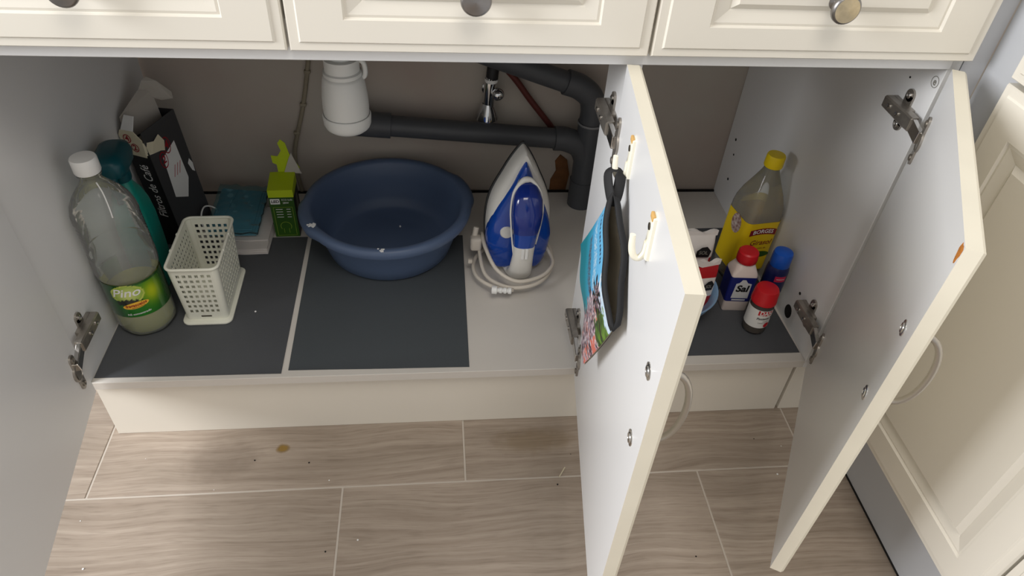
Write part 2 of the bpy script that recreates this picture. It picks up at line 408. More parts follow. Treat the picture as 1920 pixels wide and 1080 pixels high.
def hinge(cab, X, side, z, dh, da, dinner, zf=None):
    """concealed hinge. X = side panel face, side=+1 interior lies at +x; dh/da = door hinge point and angle"""
    zf = z if zf is None else zf
    t = bpy.data.objects.new('hinge', None); COL.objects.link(t); t.parent = cab; t.location = (X-cab.location.x, -cab.location.y, z-cab.location.z); t.empty_display_size = 0.01
    s = side
    def bx(x0, x1, *a, **k): return (min(s*x0, s*x1), max(s*x0, s*x1))+a
    bm = BM()
    for e in (-1, 1):
        lathe(bm, [(0.0085,0.0),(0.0085,0.003),(0.0001,0.003)], 16, M=Matrix.Translation((0,0.040,e*0.021)) @ Matrix.Rotation(s*PI/2, 4, 'Y'))
        box(bm, *bx(0, 0.003), 0.0315, 0.0485, min(e*0.005, e*0.021), max(e*0.005, e*0.021))
    box(bm, *bx(0, 0.007), 0.020, 0.066, -0.009, 0.009, 0.001)
    obj('mounting_plate', bm, M['steel'], t, smooth=True, angle=30)
    bm = BM()
    for e in (-1, 1):
        lathe(bm, [(0.0042,0.003),(0.0046,0.0048),(0.003,0.0058),(0.0008,0.0045)], 14, M=Matrix.Translation((0,0.040,e*0.021)) @ Matrix.Rotation(s*PI/2, 4, 'Y'))
    lathe(bm, [(0.0038,0.018),(0.004,0.0195),(0.0012,0.0188)], 14, M=Matrix.Translation((0,0.050,0)) @ Matrix.Rotation(s*PI/2, 4, 'Y'))
    lathe(bm, [(0.0032,0.018),(0.0034,0.0195),(0.0012,0.0188)], 14, M=Matrix.Translation((0,0.028,0)) @ Matrix.Rotation(s*PI/2, 4, 'Y'))
    obj('screw', bm, M['nickel'], t, smooth=True, angle=30)
    bm = BM()
    loft(bm, [[(s*a, y, zz) for a, zz in ((0.007,-h),(0.016,-h),(0.018,-h+0.002),(0.018,h-0.002),(0.016,h),(0.007,h))] for y, h in ((-0.001,0.0095),(0.012,0.010),(0.04,0.0092),(0.066,0.0085))])
    obj('hinge_arm', bm, M['steel'], t)
    # flange and cup on the door
    c, sn = math.cos(math.radians(da)), math.sin(math.radians(da))
    n = Vector((-sn, c, 0))*dinner; dd = Vector((c, sn, 0))
    fpos = Vector((dh[0], dh[1], zf))+dd*0.024-Vector((X, 0, z))
    Mx = Matrix(((dd.x, n.x, 0, fpos.x), (dd.y, n.y, 0, fpos.y), (0, 0, 1, fpos.z), (0, 0, 0, 1)))
    bm = BM()
    ring = []
    for y in (0.0, 0.0028):
        ring.append([(p[0], y, p[1]) for p in [(q[0], q[1]) for q in rrect(0.0075, 0.033, 0.007, 0, 5)]])
    loft(bm, ring)
    lathe(bm, [(0.0145,0.0),(0.0145,0.0030),(0.0125,0.0036),(0.0115,0.0012),(0.0001,0.0008)], 24, M=Matrix.Rotation(-PI/2, 4, 'X'))
    for e in (-1, 1):
        lathe(bm, [(0.0042,0.0028),(0.0046,0.0044),(0.003,0.005),(0.0008,0.004)], 14, M=Matrix.Translation((0,0,e*0.024)) @ Matrix.Rotation(-PI/2, 4, 'X'))
    bmesh.ops.transform(bm, matrix=Mx, verts=bm.verts)
    obj('cup_flange', bm, M['steel'], t, smooth=True, angle=30)
    # bright link between arm and cup
    bm = BM(); a = Vector((s*0.012, 0.001, 0)); b = fpos+n*0.004; b.z = 0.5*fpos.z
    ax = (b-a); L = ax.length; ax.normalize(); zz = Vector((0,0,1)); yy = zz.cross(ax).normalized(); zz = ax.cross(yy)
    Mx = Matrix(((ax.x, yy.x, zz.x, a.x), (ax.y, yy.y, zz.y, a.y), (ax.z, yy.z, zz.z, a.z), (0, 0, 0, 1)))
    box(bm, 0, L, -0.0035, 0.0035, -0.0085, 0.0085, 0.001, M=Mx)
    obj('link', bm, M['nickel'], t)
    return t
D2 = (0.7773, -0.012, -96.1); D3 = (1.1804, -0.012, -119.4); D1 = (0.0266, -0.012, -82.8)
c1 = thing('base_cabinet', 'long white kitchen base cabinet with three cream drawers and three open doors', 'cabinet', (0.6, 0.25, 0.0))
def rel1(x0, x1, y0, y1, z0, z1): return (x0-0.6, x1-0.6, y0-0.25, y1-0.25, z0, z1)
for a in (0, XR-T):
    obj('side_panel', box(BM(), *rel1(a, a+T, 0, D-0.001, ZS-T, ZTOP), 0.0006, seg=1), M['melamine'], c1)
obj('bottom_panel', box(BM(), *rel1(T, XR-T, 0, D-0.006, ZS-T, ZS), 0.0006, seg=1), M['shelf'], c1)
obj('front_rail', box(BM(), *rel1(T, XR-T, -0.004, 0.018, ZR, ZD+0.03), 0.0008, seg=1), M['melamine'], c1)
obj('back_gap_shade', box(BM(), *rel1(T, XR-T, D-0.0058, D-0.0012, ZS-0.004, ZS+0.0035)), M['dark'], c1)  # dark strip standing in for the shade in the gap behind the shelf
obj('centre_post', box(BM(), *rel1(2*W-T, 2*W, 0.0005, 0.095, ZS, ZR), 0.0006, seg=1), M['melamine'], c1)
obj('drawer_base', box(BM(), *rel1(2*W+0.02, XR-T-0.002, 0.02, 0.45, ZD+0.012, ZD+0.02)), M['melamine'], c1)
drawer(c1, 0, M['satin']); drawer(c1, W, M['satin']); drawer(c1, 2*W, M['goldenface'])
dl = door(c1, *D1, +1); dm = door(c1, *D2, -1); dr = door(c1, *D3, -1)
hinge(c1, T, +1, 0.229, D1[:2], D1[2], +1, 0.212)
hinge(c1, 2*W-T, -1, 0.592, D2[:2], D2[2], -1, 0.592)
hinge(c1, 2*W-T, -1, 0.214, D2[:2], D2[2], -1, 0.205)
hinge(c1, XR-T, -1, 0.600, D3[:2], D3[2], -1, 0.594)
hinge(c1, XR-T, -1, 0.222, D3[:2], D3[2], -1, 0.212)
for (y, z, r) in ((0.49,0.298,0.003),(0.48,0.268,0.0022),(0.473,0.212,0.003),(0.088,0.225,0.0028),(0.058,0.638,0.0014)):
    bm = BM(); lathe(bm, [(r,0),(r,-0.0008),(0.0001,-0.001)], 14, M=Matrix.Rotation(PI/2, 4, 'Y'))
    obj('pin_hole', bm, M['dark'], c1, (XR-T-0.6, y-0.25, z))
bm = BM(); lathe(bm, [(0.0115,0),(0.0115,-0.0008),(0.0001,-0.001)], 20, M=Matrix.Scale(1.15, 4, (0,0,1)) @ Matrix.Rotation(PI/2, 4, 'Y'))
obj('cable_hole', bm, M['dark'], c1, (XR-T-0.6, 0.099-0.25, 0.172))
bm = BM(); put2d(bm, text2d('e', 0.013, bold=0.02), lambda x, y: (0, -x, y))
for k in range(24):
    a, b = 2*PI*k/24, 2*PI*(k+1)/24
    bm.faces.new([bm.verts.new((0, r*math.cos(t), r*math.sin(t))) for r, t in ((0.0066,a),(0.0074,a),(0.0074,b),(0.0066,b))])
obj('ink_stamp', bm, M['greyp'], c1, (XR-T-0.6-0.0006, 0.010-0.25, 0.654))
# chip on the right door's edge
bm = BM(); lathe(bm, [(0.0001,0.0012),(0.004,0.0010),(0.0062,0.0)], 11, M=Matrix.Rotation(PI/2, 4, 'X') @ Matrix.Scale(1.7, 4, (0,1,0)), fn=lambda r,z,a: r*(1+0.25*math.sin(3*a)))
obj('edge_chip', bm, M['chip'], dr, (0.3885, 0.0002, ZT-ZB-0.010))

# hooks on the middle door's inner face (local -y)
def hook(d, s, z):
    bm = BM()
    Rn = []
    for (zz, hw) in ((0.024,0.004),(0.022,0.0062),(0.010,0.0066),(-0.014,0.0078),(-0.022,0.0085)):
        Rn.append([(-hw, 0.0, zz), (-hw, -0.0028, zz), (-hw*0.6, -0.0042, zz), (hw*0.6, -0.0042, zz), (hw, -0.0028, zz), (hw, 0.0, zz)])
    loft(bm, Rn)
    pts = spline([(0,-0.002,-0.006),(0,-0.003,-0.018),(0,-0.008,-0.0255),(0,-0.0135,-0.0225),(0,-0.0165,-0.012),(0,-0.0175,0.001)], 5)
    n = len(pts); tube(bm, pts, [0.0052-0.0024*k/(n-1) for k in range(n)], 10, flat=0.75)
    lathe(bm, [(0.0036,0.0041),(0.0034,0.0052),(0.0001,0.0050)], 14, M=Matrix.Translation((0,0,0.011)) @ Matrix.Rotation(PI/2, 4, 'X'), mi=1)
    box(bm, -0.005, 0.005, -0.0046, -0.0012, 0.0185, 0.0245, 0.001, mi=2)
    return obj('hook', bm, [M['hook'], M['screwd'], M['ochre']], d, (s, 0, z-ZB), smooth=True, angle=35)
hook(dm, 0.124, 0.632); hook(dm, 0.273, 0.640)

# plinth boards
t = obj('plinth_board', box(BM(), -0.5855, 0.585, -0.008, 0.008, 0, ZS-T-0.001, 0.0008, seg=1), M['plinth'], None, (0.5945, 0.0228, 0)); tag(t, 'long pale plinth board under the three-door base cabinet', 'plinth')
t = obj('plinth_board', box(BM(), -0.031, 0.031, -0.008, 0.008, 0, ZS-T-0.001, 0.0008, seg=1), M['plinth'], None, (1.2165, 0.0228, 0)); tag(t, 'short pale plinth piece at the right corner beside the hinged door', 'plinth')
# worktop over the run
bm = BM(); box(bm, -0.05, 1.25, -0.035, D, ZTOP, ZTOP+0.03, 0.003)
tag(obj('worktop', bm, mat('grey_worktop', (150,146,140), 0.35, var=0.3, vscale=60)), 'grey stone worktop lying over the base cabinets above the drawers', 'worktop')

# corner cabinet on the right, facing left
XF = 1.213
c3 = thing('corner_cabinet', 'cream panelled cabinet standing at right angles on the far right', 'cabinet', (1.5, -0.25, 0))
def rel(*p): return tuple(a-b for a, b in zip(p, c3.location))
obj('carcass', box(BM(), 1.2335-1.5, 1.75-1.5, -0.90+0.25, -0.0005+0.25, ZS-T, ZTOP, 0.0008, seg=1), M['plinthg'], c3)
obj('corner_filler', box(BM(), 1.2012-1.5, 1.2325-1.5, 0.0+0.25, 0.016+0.25, ZS-T, ZTOP), M['plinthg'], c3)
obj('plinth', box(BM(), 1.252-1.5, 1.27-1.5, -0.9+0.25, 0.005+0.25, 0.0, ZS-T-0.001), M['plinthg'], c3)
obj('plinth_gap', box(BM(), 1.2505-1.5, 1.2519-1.5, -0.9+0.25, 0.005+0.25, 0.0002, 0.0035), M['dark'], c3)
for (y1, wd_) in ((-0.0623, 0.367), (-0.4325, 0.40)):
    d = obj('door', panel_front(wd_, 0.6876-0.14, 0.019, 0.046, 0.050), [M['cream'], M['melamine']], c3, rel(XF, y1, 0.14), (0, 0, -PI/2))
    d = obj('drawer_front', panel_front(wd_, 0.140, 0.019), [M['cream'], M['melamine']], c3, rel(XF, y1, 0.6935), (0, 0, -PI/2))
    knob(d, (wd_/2, 0.0012, 0.067), M['satin'])

# ------------------------------------------------------------------ shelf liners
def liner(name, label, corners, m, curl=0.0):
    bm = BM(); n = 24; V = {}
    (ax, ay), (bx_, by), (cx, cy), (dx, dy) = corners
    for i in range(n+1):
        for j in range(n+1):
            u, v = i/n, j/n
            x = (ax*(1-u)+bx_*u)*(1-v)+(dx*(1-u)+cx*u)*v; y = (ay*(1-u)+by*u)*(1-v)+(dy*(1-u)+cy*u)*v
            V[i,j] = bm.verts.new((x, y, ZS+0.0012+0.0004*math.sin(9*u+5*v)))
    for i in range(n):
        for j in range(n): bm.faces.new((V[i,j], V[i+1,j], V[i+1,j+1], V[i,j+1]))
    r = bmesh.ops.extrude_face_region(bm, geom=bm.faces[:])
    bmesh.ops.translate(bm, vec=(0,0,-0.0009), verts=[v for v in r['geom'] if isinstance(v, bmesh.types.BMVert)])
    o = obj(name, bm, m); 
    return tag(o, label, 'shelf liner')
liner('shelf_liner', 'charcoal liner mat under the green labelled bottle and white basket', [(0.018,0.010),(0.303,0.0075),(0.301,0.366),(0.018,0.366)], M['mat'])
liner('shelf_liner', 'charcoal liner mat under the blue basin', [(0.3132,0.014),(0.6046,0.0095),(0.607,0.366),(0.309,0.366)], M['mat2'])
liner('shelf_liner', 'charcoal liner mat under the salt and pepper behind the middle door', [(0.86,0.020),(1.181,0.020),(1.172,0.382),(0.86,0.380)], M['mat'])
ZM = ZS+0.0018

# ------------------------------------------------------------------ plumbing
t = thing('sink_trap', 'white plastic bottle trap hanging below the sink', 'sink trap', (0.412, 0.30, 0.425))
bm = BM(); lathe(bm, [(0.0001,0.0),(0.030,0.001),(0.036,0.006),(0.0385,0.012),(0.0395,0.026),(0.0385,0.028),(0.0372,0.0285)], 44); obj('screw_cap', bm, M['pvcw'], t, smooth=True, angle=40)
bm = BM(); lathe(bm, [(0.0365,0.0285),(0.0372,0.040),(0.0365,0.060),(0.0345,0.078),(0.0325,0.090),(0.0305,0.094),(0.0285,0.095)], 44); obj('body', bm, M['pvcw'], t, smooth=True, angle=40)
bm = BM(); lathe(bm, [(0.0285,0.094),(0.0305,0.096),(0.0305,0.101),(0.0275,0.103),(0.0275,0.122),(0.025,0.123),(0.020,0.123),(0.020,0.40)], 44); obj('slip_nut', bm, M['pvcw'], t, smooth=True, angle=35)
bm = BM(); tube(bm, spline([(0.024,0.0,0.088),(0.0345,0.0,0.094),(0.0345,0.002,0.112),(0.027,0.002,0.120)], 6), 0.0042, 8); obj('lug', bm, M['pvcw'], t, smooth=True)
bm = BM(); tube(bm, spline([(0.0,0.025,0.066),(0.0,0.10,0.068),(-0.008,0.160,0.060),(-0.018,0.178,0.02),(-0.020,0.178,-0.045),(-0.012,0.178,-0.084)], 7), 0.0165, 20); obj('outlet', bm, M['pvcw'], t, smooth=True)

YP = 0.478
t = thing('drain_pipe', 'grey PVC drain pipe with elbow and tee running along the back wall', 'pipe', (0.866, YP, ZS))
def pr(p): return (p[0]-0.866, p[1]-YP, p[2]-ZS)
bm = BM(); tube(bm, [pr(p) for p in ((0.392,YP,0.339),(0.828,YP,0.304))], 0.0205, 28); obj('lower_pipe', bm, M['pvc'], t, smooth=True, angle=50)
bm = BM(); tube(bm, [pr(p) for p in ((0.385,YP,0.3395),(0.470,YP,0.333))], 0.0245, 28); obj('pipe_socket', bm, M['pvc'], t, smooth=True, angle=50)
bm = BM(); tube(bm, [pr(p) for p in spline([(0.795,YP,0.3065),(0.818,YP,0.3045),(0.848,YP,0.29),(0.863,YP,0.262),(0.866,YP,0.235)], 6)], 0.0245, 28)
tube(bm, [pr((0.866,YP,0.345)), pr((0.866,YP,0.205))], 0.0255, 28); obj('tee', bm, M['pvc'], t, smooth=True, angle=50)
bm = BM(); tube(bm, [pr(p) for p in spline([(0.866,YP,0.345),(0.866,YP,0.372),(0.858,YP,0.398),(0.834,YP,0.418),(0.806,YP,0.428)], 6)], 0.0245, 28); obj('elbow', bm, M['pvc'], t, smooth=True, angle=50)
bm = BM(); tube(bm, [pr(p) for p in ((0.81,YP,0.4265),(0.50,YP,0.532),(0.46,YP,0.60),(0.46,YP,0.70))], 0.0205, 28); obj('upper_pipe', bm, M['pvc'], t, smooth=True, angle=50)
bm = BM(); tube(bm, [pr((0.866,YP,0.21)), pr((0.866,YP,ZS+0.0005))], 0.0275, 28); obj('floor_socket', bm, M['pvc'], t, smooth=True, angle=50)
bm = BM(); lathe(bm, [(0.0262,0),(0.0272,0.001),(0.0272,0.004),(0.0262,0.005)], 28); obj('glue_ring', bm, mat('glue_residue', (130,130,132), 0.4), t, pr((0.866,YP,0.340)), smooth=True)

t = thing('angle_valve', 'small chrome angle valve with blue dot on the back wall above grey pipe', 'valve', (0.664, D, 0.3885))
bm = BM(); Mx = Matrix.Translation((0,0.003,0)) @ Matrix.Rotation(PI/2, 4, 'X')
lathe(bm, [(0.0001,0.0),(0.015,0.0),(0.015,0.003),(0.010,0.006),(0.0095,0.008),(0.0095,0.026)], 24, M=Mx, cap1=True)
tube(bm, spline([(-0.003,-0.024,-0.026),(-0.001,-0.024,0.02),(0.002,-0.024,0.034)], 4), 0.0115, 18)
obj('valve_body', bm, M['chrome'], t, smooth=True, angle=40)
bm = BM(); lathe(bm, [(0.0095,-0.018),(0.012,-0.024),(0.0165,-0.036),(0.0205,-0.048),(0.0205,-0.052),(0.017,-0.0555),(0.0001,-0.0555)], 18, c=(-0.005,-0.026,0), fn=lambda r,z,a: r*(1+0.10*math.cos(4*a))); obj('valve_handle', bm, M['chrome'], t, smooth=True, angle=40)
bm = BM(); lathe(bm, [(0.0001,0.0016),(0.0060,0.0014),(0.0068,0)], 18, M=Matrix.Translation((-0.006,-0.0445,-0.044)) @ Matrix.Rotation(math.radians(68), 4, 'X')); obj('blue_dot', bm, M['blue'], t)
bm = BM(); bmesh.ops.create_uvsphere(bm, u_segments=20, v_segments=12, radius=0.0125, matrix=Matrix.Translation((0.014,-0.036,0.006))); obj('ball_cap', bm, M['chrome'], t, smooth=True)
bm = BM(); lathe(bm, [(0.0122,0.026),(0.0128,0.028),(0.0128,0.031),(0.0122,0.033)], 18, c=(0.001,-0.024,0)); obj('hose_ring', bm, M['white'], t, smooth=True)
bm = BM(); tube(bm, spline([(0.002,-0.024,0.032),(0.004,-0.022,0.052),(0.010,-0.013,0.085),(0.018,-0.0125,0.13),(0.02,-0.0125,0.3)], 6), [0.0118]*8+[0.0105]*17, 14); obj('flexible_hose', bm, M['blackrub'], t, smooth=True)
t = obj('supply_pipe', tube(BM(), [Vector(p)-Vector((0.82,0.516,ZS)) for p in spline([(0.66,0.516,0.475),(0.69,0.516,0.440),(0.715,0.516,0.412),(0.745,0.516,0.372),(0.79,0.516,0.316),(0.802,0.518,0.300),(0.806,0.526,0.290)], 6)], 0.0062, 12), M['redpipe'], None, (0.82,0.516,ZS), smooth=True)
tag(t, 'dark red-brown supply pipe running behind the grey drain pipe', 'pipe')
bm = BM(); p_ = spline([(0.352,0,0.70),(0.336,0,0.53),(0.3235,0,0.453),(0.2997,0,0.351),(0.2709,0,0.2566),(0.266,0,0.20),(0.270,0,ZS+0.002)], 6)
tube(bm, p_, 0.0042, 10)
for z in (0.42, 0.352, 0.29):
    i = min(range(len(p_)), key=lambda k: abs(p_[k].z-z)); box(bm, p_[i].x-0.006, p_[i].x+0.006, -0.005, 0.003, z-0.003, z+0.003, 0.001)
t = obj('cable', bm, M['cablew'], None, (0, D-0.0005, 0), smooth=True, angle=50); tag(t, 'thin beige cable clipped up the back wall left of the trap', 'cable')

# ------------------------------------------------------------------ basin
t = thing('basin', 'round blue plastic washing-up basin with paint splashes on the rim', 'basin', (0.464, 0.342, ZM))
H = 0.102
def lob(r, z, a):      # two flattened pouring / grip lobes on the rim
    if r < 0.135: return r
    k = 0
    for c in (math.radians(18), math.radians(198)):
        d = math.atan2(math.sin(a-c), math.cos(a-c)); k = max(k, max(0, 1-(abs(d)/0.36)**6))
    return r+0.007*k*(1 if r > 0.147 else 0.2)
bm = BM()
lathe(bm, [(0.0001,0.002),(0.105,0.002),(0.112,0.0),(0.118,0.006),(0.126,0.03),(0.1345,0.065),(0.140,0.088),(0.145,0.090),(0.1515,0.084),(0.1555,0.084),(0.158,0.092),(0.156,0.100),(0.150,H),(0.143,0.101),(0.139,0.096),(0.1325,0.065),(0.1235,0.03),(0.114,0.010),(0.106,0.005),(0.07,0.0045),(0.06,0.006),(0.0001,0.006)], 96, fn=lob)
obj('bowl', bm, M['basin'], t, smooth=True, angle=60)
def splash(ang, r, z, n, sz):
    bm = BM()
    for k in range(n):
        a = math.radians(ang)+random.uniform(-0.05,0.05)*sz; rr = r+random.uniform(-0.007,0.007)*sz; s = random.uniform(0.0015,0.0045)*sz
        lathe(bm, [(0.0001,0.0010),(s*0.8,0.0008),(s,0)], 9, c=(rr*math.cos(a), rr*math.sin(a), z), fn=lambda q,zz,b: q*(1+0.3*math.sin(3*b+k)))
    obj('paint_splash', bm, M['paint'], t)
splash(211, 0.1515, H-0.0005, 9, 1.0); splash(268, 0.1515, H-0.0005, 8, 0.8); splash(70, 0.05, 0.006, 3, 0.5)

# ------------------------------------------------------------------ iron
t = thing('steam_iron', 'blue and white steam iron standing on its heel', 'iron', (0.702, 0.303, ZS+0.0005), (math.radians(-6), math.radians(2.2), math.radians(3)))
OUT = [(0,.040),(.008,.047),(.03,.054),(.06,.0585),(.09,.060),(.12,.058),(.145,.0525),(.165,.0445),(.185,.0345),(.205,.0245),(.222,.0145),(.234,.006),(.239,.0015)]
def outline(k, dl=0.0, ls=1.0, n=4):
    pts = [(w*k, dl+l*ls) for l, w in OUT]
    sm = [(p.x, p.y) for p in spline([(a, b, 0) for a, b in pts], n)]
    return sm+[(-x, y) for x, y in sm[::-1]]
def layer(k, h, dl=0.0, ls=1.0): return [(x, -h, z) for x, z in outline(k, dl, ls)]
obj('soleplate', loft(BM(), [layer(0.98,0.0,0.001), layer(1.03,0.003,-0.0,1.012), layer(1.03,0.009,0,1.012), layer(0.98,0.010)]), M['ironsole'], t)
obj('body_shell', loft(BM(), [layer(0.985,0.0095), layer(1.0,0.014), layer(0.99,0.026), layer(0.95,0.036,0.002,.99), layer(0.86,0.044,0.004,.975), layer(0.7,0.049,0.006,.95)]), M['ironw'], t, smooth=True, angle=50)
def tl(kx, h, ls, dl=0.0):
    out = []
    for x, z in outline(1.0):
        l = z/0.239; wide = 1.03 if l < 0.32 else max(0.66, 1.03-(l-0.32)*0.72)
        out.append((x*kx*wide, -h, dl+z*ls))
    return out
obj('water_tank', loft(BM(), [tl(1.0,0.030,0.93,0.002), tl(1.0,0.040,0.925,0.003), tl(0.95,0.050,0.905,0.006), tl(0.80,0.058,0.86,0.010), tl(0.5,0.062,0.78,0.016)]), M['ironb'], t, smooth=True, angle=50)
def hring(l, h, hw, th, tilt):
    out = []; c, s = math.cos(tilt), math.sin(tilt)
    for k in range(24):
        a = 2*PI*k/24; u = abs(math.cos(a))**0.8*(1 if math.cos(a) > 0 else -1)*hw; v = math.sin(a)*th
        out.append((u, -(h+v*c), l+v*s))
    return out
obj('handle_front', loft(BM(), [hring(0.188,0.058,0.014,0.010,1.5), hring(0.186,0.078,0.021,0.013,1.0), hring(0.172,0.096,0.0255,0.014,0.7), hring(0.15,0.104,0.0265,0.013,0.2), hring(0.13,0.105,0.025,0.012,0), hring(0.112,0.1035,0.022,0.0115,0)]), M['ironbd'], t, smooth=True, angle=60)
obj('handle_button', loft(BM(), [hring(0.112,0.1035,0.0215,0.0112,0), hring(0.09,0.101,0.0195,0.012,0), hring(0.080,0.100,0.0190,0.012,0)]), M['ironb'], t, smooth=True, angle=60)
obj('handle_grip', loft(BM(), [hring(0.084,0.1005,0.0195,0.0125,0), hring(0.06,0.0975,0.0190,0.013,-0.1), hring(0.03,0.090,0.0210,0.014,-0.2), hring(0.012,0.078,0.023,0.015,-0.5), hring(0.005,0.060,0.024,0.012,-0.9), hring(0.008,0.040,0.030,0.010,-1.2)]), M['ironw'], t, smooth=True, angle=60)
bm = BM(); box(bm, -0.006, -0.0006, -0.1145, -0.1115, 0.062, 0.084, 0.001); box(bm, 0.0006, 0.006, -0.1145, -0.1115, 0.062, 0.084, 0.001); obj('steam_buttons', bm, M['white'], t)
bm = BM(); tp = [(-0.015,-0.098,0.05),(-0.021,-0.098,0.085),(-0.0265,-0.097,0.125),(-0.0285,-0.093,0.155),(-0.024,-0.086,0.182),(-0.010,-0.078,0.199),(0.0,-0.076,0.202),(0.010,-0.078,0.199),(0.024,-0.086,0.182),(0.0285,-0.093,0.155),(0.0265,-0.097,0.125),(0.021,-0.098,0.085)]
sp = spline(tp, 5); n = len(sp); tube(bm, sp, [0.0016+0.0042*math.exp(-((k/(n-1)-0.52)/0.13)**2) for k in range(n)], 10); obj('handle_trim', bm, M['ironw'], t, smooth=True)
bm = BM(); lathe(bm, [(0.0125,0.0),(0.0125,0.006),(0.011,0.008),(0.0001,0.0085)], 22, M=Matrix.Translation((-0.026,-0.056,0.088)) @ Matrix.Rotation(PI/2, 4, 'X')); obj('dial', bm, M['ironw'], t, smooth=True, angle=40)
# cord wound round the heel, in the iron's own frame
def loopc(r1, r2, z0, z1, a0, a1, n=26):
    return [(0.0+r1*math.cos(math.radians(a0+(a1-a0)*k/n)), -0.050+r2*math.sin(math.radians(a0+(a1-a0)*k/n)), z0+(z1-z0)*k/n) for k in range(n+1)]
cp = loopc(0.064,0.068,0.060,0.060,60,60,1)[:1]+[(0.063,-0.062,0.035),(0.052,-0.095,0.024),(0.020,-0.113,0.018),(-0.015,-0.116,0.018),(-0.046,-0.095,0.030),(-0.062,-0.055,0.05),(-0.064,-0.01,0.055),(-0.062,0.004,0.040),(-0.070,-0.03,0.030),(-0.064,-0.085,0.012),(-0.035,-0.118,0.0085),(0.0,-0.124,0.0085),(0.035,-0.112,0.012),(0.060,-0.08,0.018),(0.067,-0.04,0.03),(0.060,0.0,0.032),(0.03,0.016,0.022),(-0.03,0.016,0.016),(-0.066,-0.01,0.012),(-0.083,-0.05,0.010),(-0.078,-0.09,0.008),(-0.05,-0.121,0.0075),(-0.018,-0.131,0.0075)]
obj('power_cord', tube(BM(), spline(cp, 6), 0.0036, 10), M['cord'], t, smooth=True)
bm = BM()
lathe(bm, [(0.0038,0),(0.006,0.001),(0.006,0.006),(0.004,0.007),(0.004,0.009),(0.0058,0.010),(0.0058,0.014),(0.004,0.015),(0.004,0.017),(0.0056,0.018),(0.0056,0.022),(0.0042,0.023),(0.0042,0.026),(0.0075,0.027),(0.0075,0.036),(0.003,0.037)], 14, M=Matrix.Translation((-0.022,-0.134,0.0082)) @ Matrix.Rotation(math.radians(-8), 4, 'Z') @ Matrix.Rotation(-PI/2, 4, 'Y'), cap0=True, cap1=True)
obj('strain_relief', bm, M['white'], t, smooth=True, angle=30)
bm = BM(); box(bm, -0.088, -0.066, -0.036, -0.012, 0.03, 0.058, 0.006, seg=3); box(bm, -0.094, -0.085, -0.055, -0.047, 0.016, 0.024, 0.002); tube(bm, [(-0.08,-0.02,0.05),(-0.076,-0.014,0.072)], 0.0055, 10)
obj('plug', bm, M['cord'], t, smooth=True, angle=40)

# ------------------------------------------------------------------ floor-cleaner bottle
BR = 0.0445
t = thing('cleaner_bottle', 'clear ribbed plastic floor-cleaner bottle with white cap and green pine label', 'bottle', (0.0660, 0.139, ZM), (0, math.radians(-0.8), math.radians(10)))
prof = [(0.0001,0.004),(0.028,0.003),(0.034,0.0),(0.040,0.003),(0.0438,0.010),(0.0452,0.022),(0.0452,0.046),(0.0446,0.048),(0.0446,0.117),(0.0465,0.119),(0.0478,0.126),(0.0480,0.145),(0.0470,0.158)]
z = 0.160
while z < 0.218:
    prof += [(0.0472-(z-0.16)*0.02, z), (0.0452-(z-0.16)*0.02, z+0.0035)]; z += 0.0065
prof += [(0.0468,0.222),(0.0455,0.232),(0.0415,0.245),(0.0345,0.257),(0.026,0.268),(0.0185,0.277),(0.0152,0.283),(0.0148,0.290),(0.0170,0.291),(0.0170,0.293),(0.0140,0.294),(0.0140,0.301)]
bm = BM(); lathe(bm, prof, 56, fn=lambda r,z,a: r*(1+(0.016*math.cos(7*a) if z < 0.045 and r > 0.03 else 0)+0.008*math.sin(3*a+z*40)*(1 if 0.12 < z < 0.26 else 0)))
obj('bottle_body', bm, M['clear'], t, smooth=True, angle=70)
bm = BM(); lathe(bm, [(0.0001,0.0055),(0.028,0.005),(0.037,0.005),(0.042,0.012),(0.0436,0.022),(0.0436,0.048),(0.043,0.070),(0.043,0.082),(0.0001,0.082)], 48); obj('liquid', bm, M['liquid'], t, smooth=True, angle=50)
bm = BM(); lathe(bm, [(0.0172,0.295),(0.0180,0.297),(0.0180,0.316),(0.0170,0.3185),(0.0001,0.319)], 60, fn=lambda r,z,a: r*(1+(0.012*math.cos(30*a) if r > 0.0171 else 0))); obj('cap', bm, M['white'], t, smooth=True, angle=40)
bm = BM(); tube(bm, spline([(0.009,-0.0140,0.284),(0.014,-0.0205,0.270),(0.018,-0.0315,0.253),(0.020,-0.0395,0.238)], 5), 0.0017, 8, flat=0.5); obj('highlight_strip', bm, M['white'], t, smooth=True)  # highlight down the shoulder, modelled as a white strip
RL = 0.0458
bm = BM(); VF = rect2d(-RL*2.6, RL*2.6, 0.049, 0.116, 120, 44); put2d(bm, VF, cylmap(RL))
lb = obj('label', bm, M['labelgreen'], t, smooth=True)
def labcol(i, co):
    a = math.atan2(co.x, -co.y); z = co.z; y = (z-0.0825)/0.0335
    base = mix3((12,60,22), (34,112,30), 0.5+0.5*math.sin(a*2.4+1))
    g = math.exp(-(((a-0.75)/0.38)**2+((y-0.25)/0.7)**2)); base = mix3(base, (176,190,24), g)
    if y > 0.9: base = mix3(base, (16,60,24), 0.7)
    e = ((a+0.05)/0.52)**2+((y-0.42)/0.52)**2
    if e < 1: base = mix3((196,206,120), (120,160,40), e*0.8)
    if 0.92 < e < 1.12: base = (190,200,90)
    d = ((a+0.10)/0.42)**2+((y+0.08)/0.20)**2
    if d < 1.0+0.35*math.sin(a*40): base = (16,26,12)
    return base
setcol(lb, labcol)
def lt(bm, s, size, a, z, tilt=0.1, shear=0.0, bold=0.0, R=RL+0.0005, width=1.0, mi=0):
    put2d(bm, text2d(s, size, shear, bold, width), cylmap(R, a, z, tilt), mi)
